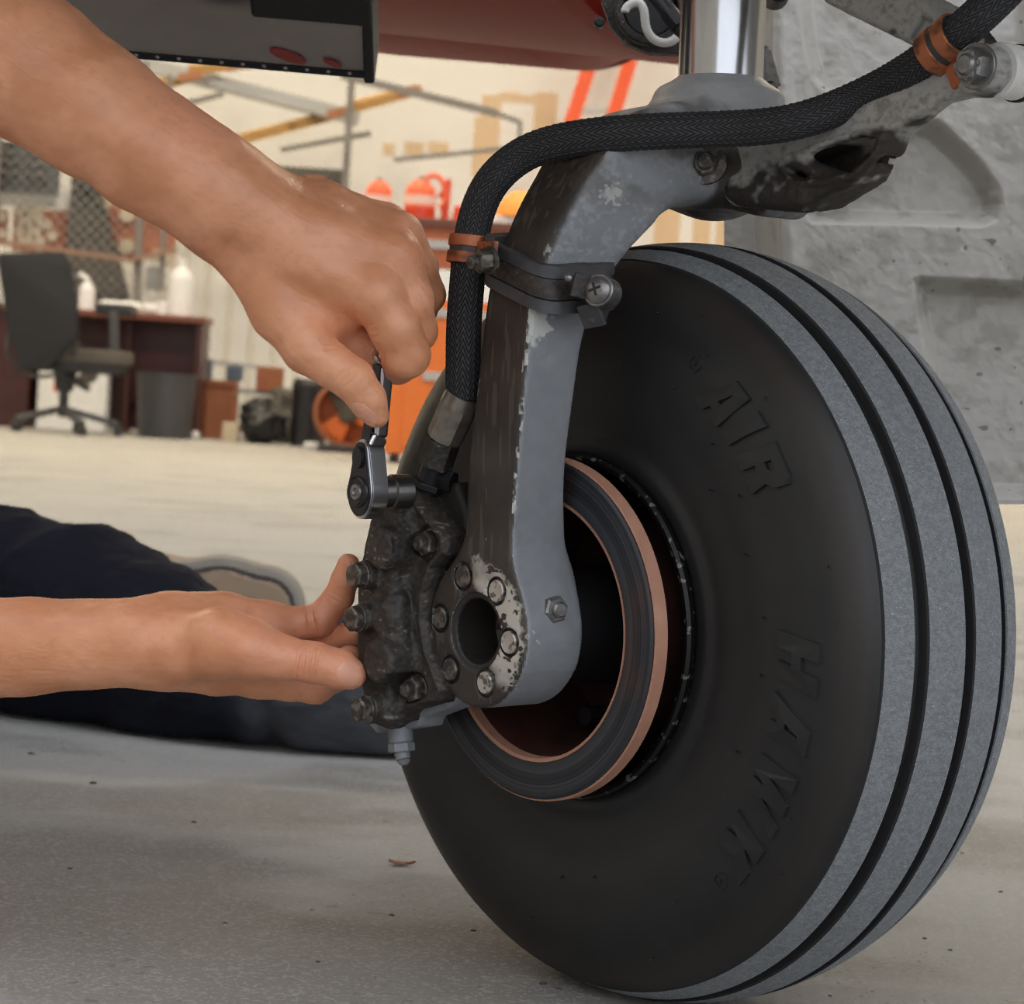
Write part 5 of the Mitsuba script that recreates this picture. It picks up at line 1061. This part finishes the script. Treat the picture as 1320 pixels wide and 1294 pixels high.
part(ch, 'armrest_post', cat(bar(cp(147, 402), cp(147, 468), .06, .05, .012), bar(cp(147, 466), cp(118, 472), .04, .05, .01)), 'm_plastic_grey')
part(ch, 'armrest', bx(cp(-52, 398) + [0, .02, 0], cp(-8, 387) + [0, .26, 0], .012), 'm_plastic'); part(ch, 'armrest_post', bar(cp(-28, 396, .05), cp(-28, 462, .05), .06, .05, .012), 'm_plastic_grey')
hub = np.array([CF[0] - .02, CF[1], .145])
part(ch, 'column', cat(cyl(hub + [0, 0, -.05], hub + [0, 0, .22], .028, n=20), cyl(hub + [0, 0, .10], hub + [0, 0, .22], .05, .07, n=20)), 'm_plastic')
part(ch, 'lever', bar(hub + [.02, -.05, .19], hub + [.16, -.12, .12], .05, .03, .01), 'm_plastic')
for i in range(5):
    t = math.radians(12 + 72 * i); e = hub + np.array([.32 * math.cos(t), .32 * math.sin(t), -.075])
    lg = part(ch, 'base_leg', bar(hub + [0, 0, .0], e, .045, .035, .010), 'm_plastic_grey')
    cst = part(ch, 'caster', cat(cyl(e + [0, 0, .01], e + [0, 0, -.03], .011, n=10), *[cyl(e + np.array([-math.sin(t), math.cos(t), 0]) * (s * .006) + [0, 0, -.0395], e + np.array([-math.sin(t), math.cos(t), 0]) * (s * .024) + [0, 0, -.0395], .0300, n=18, bevel=.004) for s in (-1, 1)]), 'm_plastic')
def floor_box(name, x0, y0, x1, y1, d, m, label, cat_, r=.01, taper=0, yoff=0.0):
    y = yoff; f = floor_y((x0 + x1) / 2, y); a, b = at_y(x0, y1, y), at_y(x1, y0, y); k = thing(name, label, cat_)
    part(k, 'body', bx([a[0], y, 0.0], [b[0], y + d, b[2]], r), m); return k, a, b, y
k, a, b, y = floor_box('white_carton', 45, 478, 139, 553, .18, 'm_white', 'white carton under the desk behind the chair base', 'box', yoff=15.25)
for px in (74, 88): c = at_y(px, 497, y); part(k, 'red_mark', bx(c + [-.022, -.004, -.035], c + [.022, .002, .035], .001), 'm_red_paint', smooth=False)
c = at_y(112, 487, y); part(k, 'dark_print', upright(extrude(affinity.rotate(affinity.scale(Point(0, 0).buffer(1), .075, .04), 25), .003), y - .003).apply_translation([c[0], 0, c[2]]), 'm_stain', smooth=False)
f = floor_y(206, 14.75); s_ = f[1] / FPX; k = thing('waste_bin', 'dark grey tapered waste bin in front of the desk end', 'bin')
w0, w1, h_ = 34 * s_, 38.5 * s_, 84 * s_
part(k, 'body', placed(lathe([(0, 0), (0, w0 * .95), (.01, w0), (h_ - .02, w1), (h_ - .02, w1 * 1.03), (h_, w1 * 1.03), (h_, w1 * .95), (.03, w0 * .92), (.03, 0)], 36), [f[0], f[1] + w0, 0], np.eye(3)), 'm_plastic_grey', smooth=40)
k, a, b, y = floor_box('cardboard_box', 257, 492, 302, 553, .3, 'm_cardboard', 'brown cardboard box on the floor right of the desk', 'box', .004, yoff=15.62)
part(k, 'flap', bar([a[0], y - .01, b[2]], [a[0] - .02, y - .07, b[2] - .08], .015, .25, .002, up=(1, 0, 0)) if False else bx([a[0], y - .015, b[2] - .03], [b[0], y, b[2] + .004], .002), 'm_cardboard')
solo('small_parcel', bx(floor_y(296, 15.1) + [-.05, 0, 0], floor_y(296, 15.1) + [.05, .10, .115], .004), 'm_parcel', 'small cream parcel on the floor in front of the brown box', 'box')
wy = DY + .2
solo('wall_pipe', cat(along((262, 466), (345, 474), wy, .025, .025), along((300, 503), (360, 508), wy, .03, .03), along((262, 440), (258, 492), wy - .02, .02, .02)), 'm_galv', 'grey pipe along the foot of the wall', 'pipe')
for x0, y0, x1, y1, m, l in ((260, 462, 272, 492, 'm_blue_cloth', 'blue spray can on the wall ledge behind the brown box'), (292, 470, 312, 492, 'm_blue_cloth', 'blue and white rag hanging on the wall pipe')):
    solo('blue_can' if x0 < 280 else 'blue_rag', pbox(x0, y0, x1, y1, wy - .1, .06, .015), m, l, 'can' if x0 < 280 else 'rag')
solo('terracotta_tile', pbox(331, 472, 364, 506, wy - .05, .05, .005), 'm_cardboard', 'red brown panel leaning on the wall above the black bags', 'panel')
def lump(name, px0, px1, py0, py1, m, label, cat_, seed, d=.35, yy=14.9):
    f = floor_y((px0 + px1) / 2, yy); s_ = f[1] / FPX; w, h_ = (px1 - px0) * s_, (py1 - py0) * s_; c = np.array([f[0], f[1] + d / 2, h_ * .45])
    sd = lambda p: np.maximum(d_ell(p, c, np.eye(3), [w / 2, d / 2, h_ * .55]) + (meshkit.fbm(p * 9, 3, seed) - .5) * .16, .0 - p[:, 2])
    return solo(name, fix_out(sdf_mesh(sd, c - [w, d, h_], c + [w, d, h_], .018)), m, label, cat_, smooth=True)
lump('rubbish_bag', 304, 366, 508, 566, 'm_bag', 'black rubbish bag slumped on the floor left of the black drum', 'bag', 3)
lump('rubbish_bag', 338, 384, 470, 548, 'm_grey_cloth', 'grey crumpled bag behind the black rubbish bag, beside the drum', 'bag', 6, .25, 15.45)
lump('blue_bundle', 316, 336, 516, 542, 'm_blue_cloth', 'small dark blue bundle behind the rubbish bag', 'cloth', 9, .2, 15.5)
f = floor_y(394, 14.9); s_ = f[1] / FPX; k = thing('black_drum', 'black round drum on the floor below the holding hand', 'drum')
part(k, 'body', placed(lathe([(0, 0), (0, 23 * s_), (.34, 24 * s_), (.36, 24.6 * s_), (.38, 24 * s_), (.41, 21 * s_), (.41, 0)], 36), [f[0], f[1] + .12, 0], np.eye(3)), 'm_bag', smooth=40)
solo('paper_scrap', cat(bx(floor_y(402, 14.3) + [-.05, 0, 0], floor_y(402, 14.3) + [.05, .05, .045], .018)), 'm_white', 'crumpled white paper on the floor by the drum', 'paper')
solo('paper_scrap', bx(floor_y(251, 15.0) + [-.025, 0, 0], floor_y(251, 15.0) + [.025, .04, .05], .015), 'm_white', 'white scrap on the floor at the foot of the desk', 'paper')
# floor fan, tool cabinet with fuel cans, ladder
f = floor_y(446, 14.2); s_ = f[1] / FPX; r_ = 44 * s_; k = thing('floor_fan', 'orange drum floor fan behind the thumb', 'fan'); c = np.array([f[0], f[1], r_ + .03])
part(k, 'housing', tube(c + [0, -.10, 0], c + [0, .14, 0], r_, r_ * .88, n=48, bevel=.01), 'm_cardboard')
part(k, 'back', cyl(c + [0, .09, 0], c + [0, .12, 0], r_ * .88, n=40), 'm_orange')
part(k, 'motor', cyl(c + [0, -.05, 0], c + [0, .1, 0], r_ * .30, n=24, bevel=.02), 'm_grey_cloth')
for i in range(3):
    t = 2.1 + i * 2.094; part(k, 'blade', placed(extrude(affinity.rotate(Polygon([(.0, -.03), (r_ * .8, -.10), (r_ * .82, .06), (0, .03)]), math.degrees(t), origin=(0, 0)), .012, .003), c + [0, .0, 0], np.array([[1, 0, 0], [0, 0, 1.0], [0, -1, 0]])), 'm_orange' if i else 'm_grey_cloth')
for yy in (-.12, .1): part(k, 'foot', bx(c + [-r_ * .8, yy, -r_ - .03], c + [r_ * .8, yy + .06, -r_ + .01], .008), 'm_plastic')
CY = 12.6; k = thing('tool_cabinet', 'orange brown tool cabinet behind the hand with red cans on top', 'cabinet')
ca, cb = at_y(512, 300, CY), at_y(664, 300, CY); ztop = at_y(560, 282, CY)[2]
part(k, 'body', bx([ca[0], CY, .05], [cb[0], CY + .5, ztop - .04], .006), 'm_orange')
part(k, 'top', bx([ca[0] - .20, CY - .04, ztop - .045], [cb[0] + .03, CY + .52, ztop], .006), 'm_cabinet_top')
def face(px0, py0, px1, py1, d0=.012): a, b = at_y(px0, py1, CY), at_y(px1, py0, CY); return bx([a[0], CY - d0, a[2]], [b[0], CY + .002, b[2]], .003)
dw = part(k, 'drawer', face(516, 292, 660, 344), 'm_cabinet', label='brown upper drawer'); part(dw, 'handle', face(545, 314, 630, 320, .03), 'm_galv')
dw = part(k, 'drawer', face(516, 392, 660, 470), 'm_orange'); part(dw, 'handle', face(545, 402, 630, 408, .03), 'm_galv')
dw = part(k, 'drawer', face(516, 474, 660, 575), 'm_orange'); part(dw, 'handle', face(545, 484, 630, 490, .03), 'm_galv')
part(k, 'white_panel', face(516, 347, 660, 388, .010), 'm_white', label='white panel between the drawers')
part(k, 'sticker', face(513, 283, 526, 301, .016), 'm_green', label='green sticker')
part(k, 'caster', cat(*[cyl([x, y, .028], [x + .03, y, .028], .028, n=16) for x in (ca[0] + .03, cb[0] - .06) for y in (CY + .05, CY + .43)]), 'm_plastic'); labels[f'{k}__caster'] = {'kind': 'stuff'}
def top_at(px, y=CY + .15): q = at_y(px, 270, y); return np.array([q[0], y, ztop])
def can(px, w, h_, label, third=False):
    s_ = (CY + .15) / FPX; p = top_at(px); r = w * s_ / 2; H = h_ * s_; k = thing('fuel_can', label, 'can', 'red cans on the tool cabinet')
    part(k, 'body', placed(lathe([(0, 0), (0, r * .94), (.01, r), (H * .58, r), (H * .74, r * .90), (H * .88, r * .55), (H * .93, r * .32), (H * .93, 0)], 32), p, np.eye(3)), 'm_red_paint', smooth=40)
    part(k, 'band', placed(lathe([(H * .05, r * .9), (H * .05, r * 1.015), (H * .26, r * 1.015), (H * .26, r * .9)], 32), p, np.eye(3)), 'm_red_dark', smooth=40)
    part(k, 'cap', placed(lathe([(0, 0), (0, r * .24), (H * .07, r * .22), (H * .07, 0)], 16), p + [0, 0, H * .92], np.eye(3)), 'm_plastic' if not third else 'm_red_dark')
    part(k, 'paper_label', placed(lathe([(H * .34, r * .9), (H * .34, r * 1.02), (H * .56, r * 1.02), (H * .56, r * .9)], 32), p, np.eye(3)), 'm_label', label='faded pink label')
    return p, r, H, k
can(487, 34, 50, 'red can at the left end of the cabinet top, apart from the other')
p, r, H, k = can(541, 40, 55, 'wider red can with a spout and handle on the cabinet top')
part(k, 'handle', sweep(spline([p + [r * .3, -.02, H * .95], p + [r * .9, -.02, H * 1.04], p + [r * 1.5, -.02, H * .8], p + [r * 1.25, -.02, H * .3]], 24), .014, 10), 'm_red_paint')
part(k, 'spout', cat(cyl(p + [r * 1.6, 0, 0], p + [r * 1.75, 0, H * .98], .022, .016, n=16), cyl(p + [r * 1.2, 0, H * .55], p + [r * 1.7, 0, H * .8], .014, n=12)), 'm_red_dark')
solo('red_bottle', cyl(top_at(592), top_at(592) + [0, 0, .085], .036, .025, n=20, bevel=.008), 'm_red_dark', 'short red bottle at the right of the spout can', 'bottle')
q = top_at(672, CY + .3); k = thing('hard_hat', 'yellow hard hat on a white carton behind the hose', 'helmet')
solo('carton', bx([q[0] - .16, CY + .18, ztop], [q[0] + .16, CY + .45, ztop + .05], .004), 'm_white', 'white carton under the yellow hard hat', 'box')
part(k, 'shell', placed(lathe([(0, 0), (0, .135), (.05, .13), (.10, .10), (.135, .05), (.145, 0)], 36), [q[0], CY + .31, ztop + .05], np.eye(3)), 'm_yellow', smooth=50); part(k, 'brim', placed(lathe([(0, .10), (0, .155), (.008, .155), (.012, .12)], 36), [q[0], CY + .30, ztop + .05], np.eye(3)), 'm_yellow', smooth=40)
LY = 15.0; k = thing('ladder', 'bright orange red ladder leaning against the back wall', 'ladder')
def rail(a, b): A, B = at_y(*a, BY - .35), at_y(*b, BY - .35); d = (A - B) / (A - B)[2]; t = B - d * B[2]; t[1] = BY - 1.1; top = A + d * .9; top[1] = BY - .12; return t, top
r0, r1 = rail((768, 60), (717, 220)), rail((818, 60), (775, 200))
for a, b in (r0, r1): part(k, 'rail', bar(a, b, .095, .045, .006, up=(0, 1, 0)), 'm_ladder', smooth=30)
for i in range(10):
    f = (i + .62) / 10.5; part(k, 'rung', bar(r0[0] * (1 - f) + r0[1] * f, r1[0] * (1 - f) + r1[1] * f, .03, .035), 'm_galv')
# a dry leaf and pebbles on the near floor
lf = on_floor(518, 1116); t = np.linspace(-1, 1, 13); wv = .0042 * (1 - t ** 2) ** .7 * (1 - .4 * t); g = np.array([[x * .010, s * w_, .0012 + .0022 * x * x + .0012 * abs(s)] for x, w_ in zip(t, wv) for s in (-1, 0, 1)])
fq = np.array([[i * 3 + j, i * 3 + j + 1, i * 3 + j + 4, i * 3 + j + 3] for i in range(12) for j in range(2)])
g2 = g - [0, 0, .0005]; solo('dry_leaf', to_tm((np.vstack([g, g2]) + lf, np.vstack([fq, fq[:, ::-1] + len(g)]))), 'm_leaf', 'small dry brown leaf on the floor left of the tyre', 'leaf')
grit = []
for px, py, r in [(1192, 1210, .0010), (700, 1268, .0016), (1070, 1284, .0008), (120, 1010, .002), (40, 972, .002), (610, 1200, .0012), (720, 1275, .0012), (290, 1190, .001), (1240, 1100, .001), (1290, 1150, .0012), (90, 1120, .0012), (410, 1240, .001), (250, 1060, .0014), (505, 1180, .0012), (1225, 1225, .001)]:
    grit.append(placed(trimesh.creation.icosphere(1, r), on_floor(px, py) + [0, 0, r * .3], np.diag([1.6, 1, .7])))
k = solo('floor_grit', cat(*grit), 'm_stain', 'scattered dark grit on the floor around the tyre', 'grit'); labels[k]['kind'] = 'stuff'
